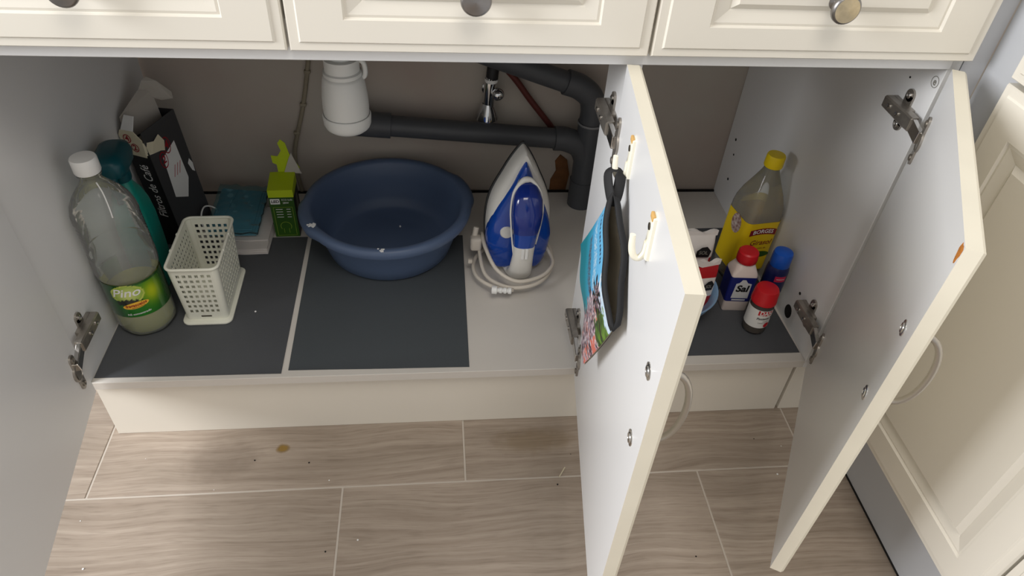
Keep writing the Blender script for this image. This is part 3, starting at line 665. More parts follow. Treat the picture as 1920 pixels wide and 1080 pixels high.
bm = BM(); lt(bm, 'Pino', 0.023, -0.10, 0.100, 0.02, 0.35, 0.012, width=1.05); obj('brand_lettering', bm, M['whitep'], lb)
bm = BM(); lt(bm, 'N2 concentrado', 0.0055, 0.10, 0.0560, 0.08, 0.2, 0.01); obj('small_lettering', bm, M['whitep'], lb)
bm = BM(); put2d(bm, ell2d(0.0205, 0.0062), cylmap(RL+0.0004, 0.10, 0.0735, 0.16)); obj('brand_badge', bm, M['orange'], lb)
bm = BM(); lt(bm, 'fregasuelos', 0.0086, 0.10, 0.0745, 0.16, 0.2, 0.018, RL+0.0008, 0.86); put2d(bm, rect2d(-0.009, 0.012, -0.0004, 0.0004, 8), cylmap(RL+0.0008, 0.14, 0.0696, 0.16)); obj('badge_lettering', bm, M['redp'], lb)

# ------------------------------------------------------------------ teal spray bottle
t = thing('spray_bottle', 'teal trigger spray bottle behind the clear cleaner bottle', 'spray bottle', (0.050, 0.246, ZM), (0, 0, math.radians(4))); t.scale = (1, 1, 0.955)
obj('bottle_body', loft(BM(), [rrect(0.024,0.032,0.014,0.0), rrect(0.0265,0.036,0.016,0.006), rrect(0.0272,0.037,0.016,0.09), rrect(0.0268,0.036,0.016,0.14), rrect(0.025,0.032,0.016,0.17), rrect(0.021,0.025,0.015,0.195), rrect(0.0155,0.0165,0.0145,0.212), rrect(0.0135,0.0135,0.013,0.222)]), M['teal'], t, smooth=True, angle=50)
bm = BM(); loft(bm, [rrect(0.0155,0.0155,0.015,0.2225), rrect(0.0165,0.0165,0.016,0.226), rrect(0.0165,0.0165,0.016,0.240), rrect(0.017,0.020,0.015,0.243,cy=-0.003), rrect(0.0225,0.038,0.016,0.252,cy=-0.008), rrect(0.0245,0.042,0.018,0.268,cy=-0.008), rrect(0.0215,0.038,0.017,0.280,cy=-0.007), rrect(0.012,0.026,0.011,0.286,cy=-0.006)])
obj('trigger_head', bm, M['tealdark'], t, smooth=True, angle=50)
bm = BM(); tube(bm, spline([(0,-0.030,0.250),(0,-0.036,0.232),(0,-0.032,0.212),(0,-0.034,0.196)], 5), [0.008]*6+[0.007]*5+[0.005]*5, 10); obj('trigger', bm, M['tealdark'], t, smooth=True)

# ------------------------------------------------------------------ coffee-filter box
BX, BY, BH = 0.0205, 0.047, 0.238
t = thing('coffee_filter_box', 'tall black coffee filter box torn open in the back left corner', 'box', (0.0745, 0.388, ZS+0.0030), (0, math.radians(-5), math.radians(-19)))
bm = BM(); w = 0.0012
for q in ((-BX,-BX+w,-BY,BY),(BX-w,BX,-BY,BY),(-BX+w,BX-w,BY-w,BY)): box(bm, q[0], q[1], q[2], q[3], 0, BH)
box(bm, -BX+w, BX-w, -BY+w, BY-w, 0, w)
obj('box_shell', bm, M['black'], t)
obj('spine', box(BM(), -BX, BX, -BY-0.0010, -BY, 0, BH-0.037), M['blackspine'], t)
bm = BM(); put2d(bm, text2d('Filtros de Café', 0.0235, 0.25, 0.006, 0.78), lambda x, y: (-y+0.001, -BY-0.0014, 0.120+x)); obj('spine_lettering', bm, M['whitep'], t)
# torn cream front flap with 4 / 2 in dark red rings
def card(name, polys, m, th=(0.0004,0.0009,0)):
    bm = BM()
    for P_ in polys: bm.faces.new([bm.verts.new(p) for p in P_])
    r = bmesh.ops.extrude_face_region(bm, geom=bm.faces[:]); bmesh.ops.translate(bm, vec=th, verts=[v for v in r['geom'] if isinstance(v, bmesh.types.BMVert)])
    return obj(name, bm, m, t)
card('front_flap', [[(-BX,-BY-0.0035,BH-0.040),(BX-0.004,-BY-0.0035,BH-0.046),(BX-0.001,-BY-0.0035,BH-0.012),(BX-0.012,-BY-0.0035,BH+0.004),(-BX+0.004,-BY-0.0035,BH+0.006),(-BX-0.002,-BY-0.0035,BH-0.004)]], M['creamcard'])
card('folded_edge', [[(-BX,-BY-0.003,BH-0.003),(-BX+0.006,-BY-0.003,BH+0.006),(BX-0.012,-BY-0.003,BH+0.004),(BX-0.013,-BY+0.012,BH+0.024),(-BX+0.010,-BY+0.012,BH+0.026)]], M['whitep'])
card('torn_strip', [[(BX-0.003,-BY-0.0035,BH-0.042),(BX+0.003,-BY+0.006,BH-0.042),(BX+0.0035,-BY+0.026,BH-0.046),(BX+0.0035,-BY+0.034,BH-0.050),(BX+0.0038,-BY+0.040,BH-0.034),(BX+0.0035,-BY+0.032,BH-0.018),(BX+0.003,-BY+0.018,BH-0.024),(BX-0.002,-BY-0.0035,BH-0.018)]], M['creamcard'])
for (s_, cx, cz) in (('4',-0.0075,BH-0.010),('2',0.0015,BH-0.027)):
    bm = BM(); yy_ = -BY-0.0042
    put2d(bm, text2d(s_, 0.014, 0, 0.03), lambda x, y: (cx+x, yy_, cz+y))
    for k in range(20):
        a, b = 2*PI*k/20, 2*PI*(k+1)/20
        bm.faces.new([bm.verts.new((cx+r_*math.cos(q)*0.9, yy_, cz+r_*math.sin(q))) for r_, q in ((0.0066,a),(0.0082,a),(0.0082,b),(0.0066,b))])
    obj('flap_number', bm, M['redp'], t)
obj('filter_papers', slab(6, 10, -BX+0.003, BX-0.006, -BY+0.006, BY-0.008, lambda x,y,u,v: 0.004, BH-0.030), M['greycard'], t)
card('side_flap', [[(-BX+0.0015,-BY+0.004,BH-0.02),(-BX+0.0015,-BY+0.010,BH+0.022),(-BX+0.008,BY-0.030,BH+0.046),(-BX+0.020,BY-0.014,BH+0.040),(-BX+0.020,BY-0.012,BH-0.02)]], M['greycard'])
card('top_flap', [[(-BX+0.008,BY-0.028,BH+0.046),(-BX+0.014,BY-0.020,BH+0.060),(-0.002,BY-0.012,BH+0.064),(0.012,BY-0.008,BH+0.056),(BX+0.010,BY-0.002,BH+0.034),(BX+0.008,BY-0.002,BH+0.022),(BX-0.010,BY-0.008,BH+0.020),(-BX+0.016,BY-0.018,BH+0.030)]], M['greycard'])
# wide face print (faces +x)
fx = BX+0.0006
def side(x, y): return (fx, x, y)
bm = BM(); bm.faces.new([bm.verts.new(side(a, b)) for a, b in ((-0.026,0.098),(-0.020,0.176),(0.020,0.190),(0.022,0.112),(0.004,0.080))]); obj('side_panel_print', bm, M['whitep'], t)
bm = BM(); bm.faces.new([bm.verts.new(side(a, b)) for a, b in ((0.038,0.118),(0.033,0.135),(0.040,0.142),(0.0455,0.130),(0.044,0.112))]); obj('side_mark', bm, M['whitep'], t)
fx += 0.0005
bm = BM()
for (s, cy, cz) in (('2',-0.020,0.172),('4',-0.002,0.192)):
    put2d(bm, text2d(s, 0.020, 0.1, 0.03), lambda x, y: side(cy+x, cz+y))
    for k in range(22):
        a, b = 2*PI*k/22, 2*PI*(k+1)/22
        bm.faces.new([bm.verts.new(side(cy+r_*math.cos(q)*0.72, cz+r_*math.sin(q)*1.15)) for r_, q in ((0.0118,a),(0.0138,a),(0.0138,b),(0.0118,b))])
obj('side_numbers', bm, M['redp'], t)
bm = BM(); put2d(bm, text2d('///', 0.028, 0.3, 0.0), lambda x, y: side(x, 0.140+y)); obj('side_strokes', bm, M['redpale'], t)

# ------------------------------------------------------------------ basket
BXc, BYc = 0.1625, 0.196
t = thing('plastic_basket', 'small ivory perforated plastic basket standing on the charcoal liner', 'basket', (BXc, BYc, ZM), (0, 0, math.radians(1)))
HB = 0.120
def bdim(z): k = z/HB; return (0.0340+0.0055*k, 0.0640+0.0065*k)     # half sizes bottom to top
def wallgrid(nu, nv, pf, hu=0.215, hv=0.215, thick=0.0014, nrm=None):
    bm = BM(); C = {}
    def vx(u, v):
        key = (round(u, 5), round(v, 5))
        if key not in C: C[key] = bm.verts.new(pf(*key))
        return C[key]
    us = sorted({0.0, 1.0} | {round((i+d)/nu*0.94+0.03, 5) for i in range(nu) for d in (hu, 1-hu)})
    vs = sorted({0.0, 1.0} | {round((j+d)/nv*0.80+0.13, 5) for j in range(nv) for d in (hv, 1-hv)})
    for i in range(len(us)-1):
        for j in range(len(vs)-1):
            if i % 2 == 1 and j % 2 == 1: continue
            bm.faces.new((vx(us[i],vs[j]), vx(us[i+1],vs[j]), vx(us[i+1],vs[j+1]), vx(us[i],vs[j+1])))
    r = bmesh.ops.extrude_face_region(bm, geom=bm.faces[:]); bmesh.ops.translate(bm, vec=Vector(nrm)*-thick, verts=[v for v in r['geom'] if isinstance(v, bmesh.types.BMVert)])
    return bm
ir = 0.008
for s in (-1, 1):
    def pf(u, v): 
        z = 0.004+(HB-0.006)*v; hx, hy = bdim(z); return ((hx-ir)*(2*u-1), s*hy, z)
    obj('end_wall', wallgrid(6, 8, pf, nrm=(0,s,0)), M['basket'], t)
    def pf(u, v):
        z = 0.004+(HB-0.006)*v; hx, hy = bdim(z); return (s*hx, (hy-ir)*(2*u-1), z)
    obj('side_wall', wallgrid(12, 8, pf, nrm=(s,0,0)), M['basket'], t)
for sx in (-1, 1):
    for sy in (-1, 1):
        bm = BM(); cols = []
        for k in range(6):
            a = PI/2*k/5; col = []
            for zz in (0.004, HB-0.002):
                hx, hy = bdim(zz); col.append(bm.verts.new((sx*(hx-ir+ir*math.cos(a)), sy*(hy-ir+ir*math.sin(a)), zz)))
            cols.append(col)
        for k in range(5): bm.faces.new((cols[k][0], cols[k+1][0], cols[k+1][1], cols[k][1]))
        obj('corner', bm, M['basket'], t, smooth=True)
bm = BM(); rr = rrect(0.0405, 0.0715, 0.012, HB, 6); tube(bm, rr, 0.0026, 8, closed=True, up=(0,0,1))
for s in (-1, 1):
    for y in (-0.022, 0.022): box(bm, s*0.0415-0.002, s*0.0415+0.002, y-0.003, y+0.003, HB-0.003, HB+0.0028, 0.001)
obj('rim', bm, M['basket'], t, smooth=True, angle=50)
bm = BM(); loft(bm, [rrect(0.0385,0.0725,0.012,0.0,6), rrect(0.0405,0.0745,0.013,0.001,6), rrect(0.0405,0.0745,0.013,0.0035,6), rrect(0.0385,0.0725,0.012,0.0048,6)]); obj('base', bm, M['basket'], t, smooth=True, angle=40)
bm = BM(); put2d(bm, rect2d(-0.0085,0.0085,-0.0016,0.0016,6), lambda x, y: (x, -0.0648, 0.0125+y)); obj('slot', bm, M['screwd'], t)

# ------------------------------------------------------------------ face masks
t = thing('white_packet', 'flat white paper packet on the shelf beside the green box', 'packet', (0.168, 0.402, ZS))
for k in range(4):
    d = 0.002*k
    obj('sheet', slab(14, 10, -0.028+d*0.6, 0.066-d*0.5, -0.090+d*1.2+(0.022 if k == 3 else 0), 0.055-d, lambda x,y,u,v: 0.0022+0.0031*k+0.0006*math.sin(8*u+3*v), 0.0026), M['maskwhite'], t, smooth=True, angle=40)
t2 = thing('face_mask_bag', 'pale blue folded face masks in a clear bag lying on the white packet', 'face masks', (0.168, 0.412, ZS+0.0155))
def mz(x, y, u, v): return 0.0015+0.004*v+0.010*(1-u)*v+0.0015*math.sin(3*u+1)*math.sin(5*v)
for k in range(3):
    obj('mask', slab(20, 16, -0.050+0.003*k, 0.040-0.004*k, -0.062+0.004*k, 0.076-0.003*k, lambda x,y,u,v: 0.0006+mz(x,y,u,v)+0.0034*k+0.0008*math.cos(30*v), 0.0026), M['maskblue'], t2, smooth=True, angle=40)
bm = slab(26, 22, -0.053, 0.046, -0.070, 0.084, lambda x,y,u,v: 0.0120+mz(x,y,u,v)+0.0014*math.sin(17*u+9*v)+0.0012*math.sin(31*u*v+4)+0.0008*math.sin(45*v-20*u), 0.0006); obj('bag_film', bm, M['film'], t2, smooth=True)
bm = BM(); put2d(bm, rect2d(-0.050, 0.043, -0.002, 0.002, 20), lambda x, y: (x*0.2-0.022, x*1.5+0.005, 0.0155+mz(0, 0, 0.35, (x*1.5+0.075)/0.154)+y*0.2)); 
for v_ in bm.verts: v_.co.x += 0.002
obj('zip_seal', bm, mat('teal_zip_seal', (40,120,140), 0.4), t2)
bm = BM(); tube(bm, spline([(-0.045,0.010,0.014),(-0.054,0.004,0.026),(-0.062,-0.010,0.034),(-0.064,-0.030,0.028),(-0.060,-0.044,0.012),(-0.045,-0.048,0.004)], 7), 0.0016, 8); obj('ear_loop', bm, M['white'], t2, smooth=True)

# ------------------------------------------------------------------ green box
t = thing('bulb_box', 'small dark green carton with a lime top and hanging tab', 'box', (0.262, 0.397, ZS), (0, 0, math.radians(2)))
gx, gy, gh = 0.0232, 0.0275, 0.115
bm = BM(); box(bm, -gx, gx, -gy, gy, 0, gh-0.022, 0.0006, seg=1)
for f in bm.faces: 
    if f.calc_center_median().x > gx-0.001: f.material_index = 1
obj('carton', bm, [M['green'], M['dkside']], t)
bm = BM(); loft(bm, [[(-gx,-gy,gh-0.022),(gx,-gy,gh-0.022),(gx,gy,gh-0.022),(-gx,gy,gh-0.022)], [(-gx,-gy,gh-0.006),(gx,-gy,gh-0.006),(gx,gy,gh),(-gx,gy,gh)]]); obj('lime_top', bm, M['lime'], t)
bm = BM(); f = bm.faces.new([bm.verts.new((x, gy+0.0005, z)) for x, z in ((-0.008,gh),(0.022,gh-0.002),(0.034,gh+0.008),(0.018,gh+0.040),(0.014,gh+0.062),(0.006,gh+0.070),(0.0,gh+0.062),(0.004,gh+0.046),(-0.004,gh+0.034),(-0.016,gh+0.036),(-0.015,gh+0.020),(-0.008,gh+0.016))])
r = bmesh.ops.extrude_face_region(bm, geom=[f]); bmesh.ops.translate(bm, vec=(0,0.001,0), verts=[v for v in r['geom'] if isinstance(v, bmesh.types.BMVert)])
obj('hanging_tab', bm, M['lime'], t)
bm = BM(); f = bm.faces.new([bm.verts.new((x, gy-0.0012, z)) for x, z in ((0.004,gh),(0.036,gh-0.004),(0.022,gh+0.042),(0.016,gh+0.030))])
r = bmesh.ops.extrude_face_region(bm, geom=[f]); bmesh.ops.translate(bm, vec=(0,0.001,0), verts=[v for v in r['geom'] if isinstance(v, bmesh.types.BMVert)])
obj('tab_back', bm, M['greycard'], t)
def gf(x, y): return (x, -gy-0.0005, y)
bm = BM(); put2d(bm, rect2d(-0.021,-0.0035,0.078,0.090,4), gf); obj('logo_patch', bm, M['whitep'], t)
bm = BM(); put2d(bm, text2d('LED', 0.0085, 0.1, 0.03), lambda x, y: (x-0.0122, -gy-0.0009, 0.084+y)); obj('logo_lettering', bm, M['blackp'], t)
bm = BM(); put2d(bm, text2d('ECO bulb', 0.005, 0, 0.0), lambda x, y: gf(x+0.010, 0.0875+y)); put2d(bm, text2d('28W', 0.0055, 0, 0.01), lambda x, y: gf(x+0.007, 0.0805+y))
for z in (0.0655, 0.0595, 0.0535, 0.0475):
    put2d(bm, rect2d(-0.0135,-0.001,z,z+0.0012,3), gf); put2d(bm, rect2d(0.006,0.0135,z,z+0.0012,3), gf)
obj('front_lettering', bm, M['whitep'], t)
bm = BM()
for q in ((-0.018,0.018,0.0705,0.0711),(-0.018,0.018,0.004,0.0046),(-0.018,-0.0174,0.004,0.0711),(0.0174,0.018,0.004,0.0711)): put2d(bm, rect2d(*q, 3), gf)
for k in range(16):
    a, b = PI*(-0.2+1.4*k/16), PI*(-0.2+1.4*(k+1)/16)
    bm.faces.new([bm.verts.new(gf(r_*math.cos(q), 0.026+r_*math.sin(q))) for r_, q in ((0.0098,a),(0.0106,a),(0.0106,b),(0.0098,b))])
put2d(bm, rect2d(-0.0052,-0.0046,0.010,0.021,2), gf); put2d(bm, rect2d(0.0046,0.0052,0.010,0.021,2), gf)
obj('bulb_drawing', bm, M['limep'], t)
bm = BM(); put2d(bm, ell2d(0.012, 0.030, 22), lambda x, y: (gx+0.0006, x, 0.055+y)); obj('side_print', bm, M['greyp'], t)

# ------------------------------------------------------------------ oil bottle
t = thing('oil_bottle', 'clear cooking oil bottle with yellow screw cap and yellow label', 'bottle', (1.137, 0.243, ZM), (0, math.radians(1.5), math.radians(10)))
def sq(h, r, z): return rrect(h, h, r, z, 6)
obj('bottle_body', loft(BM(), [sq(0.032,0.010,0.0), sq(0.0355,0.012,0.004), sq(0.0360,0.012,0.10), sq(0.0360,0.012,0.150), sq(0.0345,0.013,0.165), sq(0.030,0.015,0.185), sq(0.0235,0.017,0.205), sq(0.0175,0.0165,0.222), sq(0.0140,0.0139,0.232), sq(0.0138,0.0137,0.246)], True, False), M['clear'], t, smooth=True, angle=50)
obj('oil', loft(BM(), [sq(0.031,0.010,0.003), sq(0.0342,0.012,0.007), sq(0.0347,0.012,0.150), sq(0.0340,0.013,0.158)]), M['oil'], t, smooth=True, angle=50)
bm = BM(); lathe(bm, [(0.0158,0.238),(0.0164,0.240),(0.0160,0.258),(0.0150,0.2605),(0.0001,0.261)], 60, fn=lambda r,z,a: r*(1+(0.012*math.cos(30*a) if r > 0.0155 else 0))); obj('cap', bm, M['yellow'], t, smooth=True, angle=40)
lb = obj('label', loft(BM(), [sq(0.0366,0.0125,0.030), sq(0.0366,0.0125,0.140)], False, False), M['yellowlab'], t, smooth=True, angle=50)
def of(x, y): return (x, -0.0372, y)
bm = BM(); put2d(bm, rect2d(-0.026, 0.028, -0.0065, 0.0065, 12, 2), lambda x, y: of(x, 0.122+y-4.5*x*x)); obj('brand_banner', bm, M['maroon'], lb)
bm = BM(); put2d(bm, text2d('BORGES', 0.0115, 0, 0.02, 1.0), lambda x, y: (x+0.001, -0.0376, 0.122+y-4.5*x*x)); obj('brand_lettering', bm, M['whitep'], lb)
bm = BM(); put2d(bm, text2d('Girasol', 0.016, 0.2, 0.01, 0.95), lambda x, y: of(x+0.003, 0.096+y)); put2d(bm, text2d('aceite de', 0.006, 0, 0.0), lambda x, y: of(x+0.008, 0.083+y)); obj('name_lettering', bm, M['maroon'], lb)
bm = BM(); put2d(bm, ell2d(0.020, 0.007), lambda x, y: of(x+0.010, 0.068+y)); obj('green_leaf_print', bm, M['green'], lb)
bm = BM(); put2d(bm, ell2d(0.015, 0.020, 24), lambda x, y: (-0.0372, x-0.004, 0.122+y)); obj('side_seal', bm, mat('seal_print', (214,200,190), 0.5, var=0.5, vscale=160, rgb2=(120,60,50)), lb)

# ------------------------------------------------------------------ salt
t = thing('salt_bottle', 'white plastic salt bottle with red cap and blue label', 'bottle', (1.0985, 0.147, ZM), (0, 0, math.radians(-4)))
obj('bottle_body', loft(BM(), [rrect(0.0225,0.0185,0.004,0.0,4), rrect(0.0235,0.0195,0.005,0.002,4), rrect(0.0235,0.0195,0.005,0.080,4), rrect(0.0225,0.0185,0.006,0.086,4), rrect(0.0165,0.0155,0.012,0.100,4), rrect(0.0150,0.0150,0.0145,0.104,4)]), M['saltp'], t, smooth=True, angle=45)
bm = BM(); lathe(bm, [(0.0165,0.104),(0.0180,0.106),(0.0183,0.114),(0.0175,0.124),(0.0150,0.1265),(0.0001,0.127)], 44, fn=lambda r,z,a: r*(1+(0.012*math.cos(22*a) if r > 0.016 and z < 0.12 else 0))); obj('cap', bm, M['red'], t, smooth=True, angle=40)
lb = obj('label', loft(BM(), [rrect(0.0240,0.0200,0.005,0.024,4), rrect(0.0240,0.0200,0.005,0.080,4)], False, False), M['navy'], t)
bm = BM(); f = bm.faces.new([bm.verts.new((x, -0.0204, z)) for x, z in ((-0.0145,0.032),(0.0165,0.032),(0.0155,0.066),(0.008,0.068),(0.003,0.075),(-0.003,0.075),(-0.007,0.068),(-0.0125,0.066))]); put2d(bm, rect2d(-0.012,0.013,0.0265,0.0295,3), lambda x, y: (x, -0.0204, y)); obj('label_patch', bm, mat('label_patch', (206,208,210), 0.5), lb)
bm = BM(); put2d(bm, text2d('Sal', 0.0205, 0.1, 0.035), lambda x, y: (x+0.001, -0.0209, 0.0545+y)); obj('lettering', bm, M['blackp'], lb)

# ------------------------------------------------------------------ pepper jar
t = thing('pepper_jar', 'glass ground pepper jar with red cap, nearest on the right liner', 'spice jar', (1.1185, 0.0835, ZM), (0, 0, math.radians(8)))
bm = BM(); lathe(bm, [(0.0001,0.001),(0.017,0.0),(0.0200,0.002),(0.0208,0.006),(0.0208,0.060),(0.0200,0.064),(0.0188,0.066)], 36); obj('glass', bm, M['jar'], t, smooth=True, angle=50)
bm = BM(); lathe(bm, [(0.0001,0.002),(0.018,0.002),(0.0196,0.005),(0.0196,0.0555),(0.0001,0.0565)], 30); obj('ground_pepper', bm, M['spice'], t, smooth=True, angle=50)
bm = BM(); lathe(bm, [(0.0205,0.066),(0.0218,0.067),(0.0218,0.073),(0.0212,0.074),(0.0205,0.090),(0.0185,0.0945),(0.0150,0.096),(0.0001,0.0965)], 44, fn=lambda r,z,a: r*(1+(0.01*math.cos(26*a) if z > 0.0735 and r > 0.02 else 0))); obj('cap', bm, M['red'], t, smooth=True, angle=40)
bm = BM(); put2d(bm, rect2d(-0.045,0.045,0.018,0.0585,40,4), cylmap(0.0212)); lb = obj('label', bm, M['whitep'], t, smooth=True)
bm = BM(); put2d(bm, rect2d(-0.015,0.016,0.0475,0.0575,20,2), cylmap(0.0215)); put2d(bm, ell2d(0.0062,0.0056), cylmap(0.0215, 0.33, 0.0245)); obj('brand_patch', bm, M['red'], lb)
bm = BM(); lt(bm, 'DANI', 0.0125, 0.02, 0.0525, 0, 0, 0.03, 0.0218, 0.85); obj('brand_lettering', bm, M['whitep'], lb)
bm = BM(); lt(bm, 'Pimienta N', 0.0072, -0.02, 0.0405, 0.08, 0.15, 0.02, 0.0216, 0.9); lt(bm, 'molida', 0.004, 0.1, 0.0345, 0.05, 0, 0, 0.0216); lt(bm, 'Calidad extra', 0.0032, -0.1, 0.0305, 0.05, 0, 0, 0.0216); obj('name_lettering', bm, M['blackp'], lb)

# ------------------------------------------------------------------ blue capped can
t = thing('seasoning_bottle', 'slim white bottle with blue cap and navy sleeve against the right panel', 'bottle', (1.1565, 0.137, ZM))
bm = BM(); lathe(bm, [(0.0001,0.001),(0.017,0.0),(0.0192,0.002),(0.0196,0.006),(0.0196,0.090),(0.0185,0.098),(0.0160,0.104)], 36); obj('bottle_body', bm, M['white'], t, smooth=True, angle=50)
bm = BM(); lathe(bm, [(0.0199,0.046),(0.0200,0.048),(0.0200,0.090),(0.0190,0.0985),(0.0168,0.104)], 36); lb = obj('sleeve', bm, mat('navy_sleeve', (18,26,78), 0.35), t, smooth=True, angle=50)
bm = BM(); put2d(bm, rect2d(-0.010,0.011,-0.006,0.006,12), cylmap(0.0203, 0.0, 0.083)); obj('red_patch', bm, mat('crimson_print', (190,34,74), 0.45), lb)
bm = BM(); put2d(bm, rect2d(-0.007,0.008,-0.0005,0.0005,8), cylmap(0.0206, 0.0, 0.083)); obj('patch_stripe', bm, M['whitep'], lb)
bm = BM(); lt(bm, 'ajo', 0.006, 0.1, 0.058, 0, 0.1, 0.02, 0.0203); obj('sleeve_lettering', bm, M['whitep'], lb)
bm = BM(); lathe(bm, [(0.0165,0.102),(0.0176,0.104),(0.0172,0.126),(0.0160,0.1305),(0.0125,0.132),(0.0001,0.1325)], 40, fn=lambda r,z,a: r*(1+(0.01*math.cos(28*a) if r > 0.016 and z < 0.127 else 0))); obj('cap', bm, M['blue'], t, smooth=True, angle=40)

# ------------------------------------------------------------------ bowl with packets
t = thing('small_bowl', 'light blue plastic bowl half hidden behind the middle door', 'bowl', (0.972, 0.140, ZM))
bm = BM(); lathe(bm, [(0.0001,0.001),(0.038,0.0),(0.044,0.002),(0.060,0.016),(0.074,0.038),(0.080,0.055),(0.082,0.056),(0.0815,0.058),(0.078,0.056),(0.071,0.038),(0.057,0.017),(0.042,0.005),(0.0001,0.005)], 48); obj('shell', bm, M['bowl'], t, smooth=True, angle=60)
def packet(label, loc, rot, w, h, d, red, patch_):
    t = thing('food_packet', label, 'packet', loc, rot, None)
    secs = []; N = 9
    for j in range(N+1):
        v = j/N; z = h*v
        k = math.sin(PI*min(1, 0.12+v*0.86))**0.5; hw = w*(1-0.05*v+0.02*math.sin(5*v)); hd = d*max(0.12, k)
        secs.append([(x*(1+0.03*math.sin(9*v+x*200)), y, zz+0.002*math.sin(x*160+j)) for x, y, zz in rrect(hw, hd, min(hd*0.9, hw*0.5), z, 4)])
    bm = loft(BM(), secs)
    for f in bm.faces:
        zc = f.calc_center_median().z/h
        if any(a < zc < b for a, b in red): f.material_index = 1
    b_ = obj('bag', bm, [M['packw'], M['packr']], t, smooth=True, angle=60)
    top = slab(12, 4, -w*0.98, w*0.96, -0.004, 0.004, lambda x,y,u,v: h-0.002+0.003*math.sin(7*u)+0.002*math.sin(15*u+v), 0.010); obj('folded_top', top, M['packw'], t, smooth=True, angle=50)
    cx, cz, s = patch_
    bm = BM(); bm.faces.new([bm.verts.new((cx+x*s, -d*1.04-0.001, cz+z*s)) for x, z in ((-0.014,-0.010),(0.014,-0.010),(0.016,0.004),(0.005,0.014),(-0.006,0.012),(-0.015,0.004))]); obj('logo_patch', bm, M['blackp'], t)
    bm = BM(); put2d(bm, text2d('SOL', 0.011*s, 0, 0.02), lambda x, y: (cx+x, -d*1.04-0.0014, cz+y)); obj('logo_lettering', bm, M['greyp'], t)
    return t
packet('upright crumpled white and red food packet at the back of the blue bowl', (1.000, 0.168, ZM+0.026), (math.radians(-6), math.radians(6), math.radians(6)), 0.040, 0.112, 0.018, [(-1, 0.60)], (0.012, 0.086, 0.9))
packet('red and white food packet leaning at the front of the blue bowl', (1.004, 0.113, ZM+0.026), (math.radians(-7), math.radians(14), math.radians(24)), 0.034, 0.085, 0.014, [(-1, 0.36), (0.8, 2)], (0.008, 0.050, 0.8))

# ------------------------------------------------------------------ pouch hanging on the door hook
a_ = math.radians(D2[2]); dd = Vector((math.cos(a_), math.sin(a_), 0)); nn = Vector((-dd.y, dd.x, 0))   # dd along the door, -nn out of its inner face
hp = Vector((D2[0], D2[1], 0))
def dp(s, z, o): return hp+dd*s-nn*o+Vector((0, 0, z))
org = dp(0.15, 0.36, 0.0)
t = thing('zip_pouch', 'black-rimmed zip pouch with beach photo print hanging from the door hook', 'pouch', org)
A, B_, C_, D_ = (0.150,0.600), (0.262,0.510), (0.168,0.352), (0.020,0.432)
N = 110
def pq(u, v, face):
    s = (A[0]*(1-u)+B_[0]*u)*(1-v)+(D_[0]*(1-u)+C_[0]*u)*v; z = (A[1]*(1-u)+B_[1]*u)*(1-v)+(D_[1]*(1-u)+C_[1]*u)*v
    bul = math.sin(PI*min(1, max(0, u)))**0.6
    mid = 0.018-0.004*u
    th = 0.0012+0.0085*bul*(1-v)**0.8+0.004*bul*math.sin(PI*v)
    wr = 0.0016*math.sin(11*u+4*v)*math.sin(PI*u)+0.0022*v*math.sin(9*u)*math.sin(PI*u)
    return dp(s, z, mid+face*th+wr+0.006*v*v)-org
for face, nm, m_ in ((1, 'printed_side', M['print']), (-1, 'back_side', M['lining'])):
    bm = BM(); V = [[bm.verts.new(pq(i/N, j/N, face)) for i in range(N+1)] for j in range(N+1)]
    for j in range(N):
        for i in range(N): bm.faces.new((V[j][i], V[j][i+1], V[j+1][i+1], V[j+1][i]))
    if face > 0:
        o = obj(nm, bm, m_, t, smooth=True)
        def pc(i, co):
            v, u = (i//(N+1))/N, (i % (N+1))/N
            rnd = random.Random(i*7+3).random()
            c = mix3((118,190,232), (72,160,206), v/0.45)
            c = mix3(c, (26,138,150), (v-0.40)/0.35)
            if u < 0.55: c = mix3(c, (24,120,140), 0.4*(v > 0.7))
            if abs(v-0.16) < 0.02 and 0.08 < u < 0.46 and int(u*90) % 3 != 0: c = (30,40,70)
            if 0.26 < v < 0.36 and rnd > 0.6 and u < 0.6: c = (190,214,226)
            if abs(v-0.42-0.1*math.sin(5*u)) < 0.05 and rnd > 0.35 and u > 0.12: c = mix3((40,36,40), (150,120,120), rnd*0.6)
            nz = noise.noise(Vector((u*9+v*3, v*26-u*6, 1.3)))+0.5*noise.noise(Vector((u*30, v*60, 4.1)))
            if u > 0.60+0.10*nz:
                pal = ((30,32,38), (70,60,66), (170,136,150), (206,198,202), (120,96,104), (46,60,74), (200,120,104), (226,218,214))
                c = pal[int((nz+0.75)*5.2) % 8]
                if v < 0.44+0.1*nz and u > 0.80+0.06*nz: c = mix3((104,140,48), (46,66,34), 0.5+nz)
                if v < 0.15+0.08*nz: c = mix3((176,206,232), (220,230,238), rnd)
                if u > 0.90 and v > 0.45 and nz > 0: c = (206,112,96)
            du, dv = u-0.68, (v-0.24)*1.1; rr_ = math.hypot(du, dv); an = math.atan2(dv, du)
            if rr_ < 0.13 and math.cos(9*an) > rr_*5.5-0.5: c = (22,24,22)
            if 0 < du < 0.3 and abs(dv-0.04-0.3*du*du) < 0.014: c = (54,40,30)
            return c
        setcol(o, pc)
    else: obj(nm, bm, m_, t, smooth=True)
bm = BM(); rimp = [pq(i/24, -0.01, 1) for i in range(25)]+[pq(1-i/24, -0.01, -1) for i in range(1, 24)]
tube(bm, rimp, 0.0040, 8, closed=True, flat=0.7); obj('zip_rim', bm, M['neoprene'], t, smooth=True)
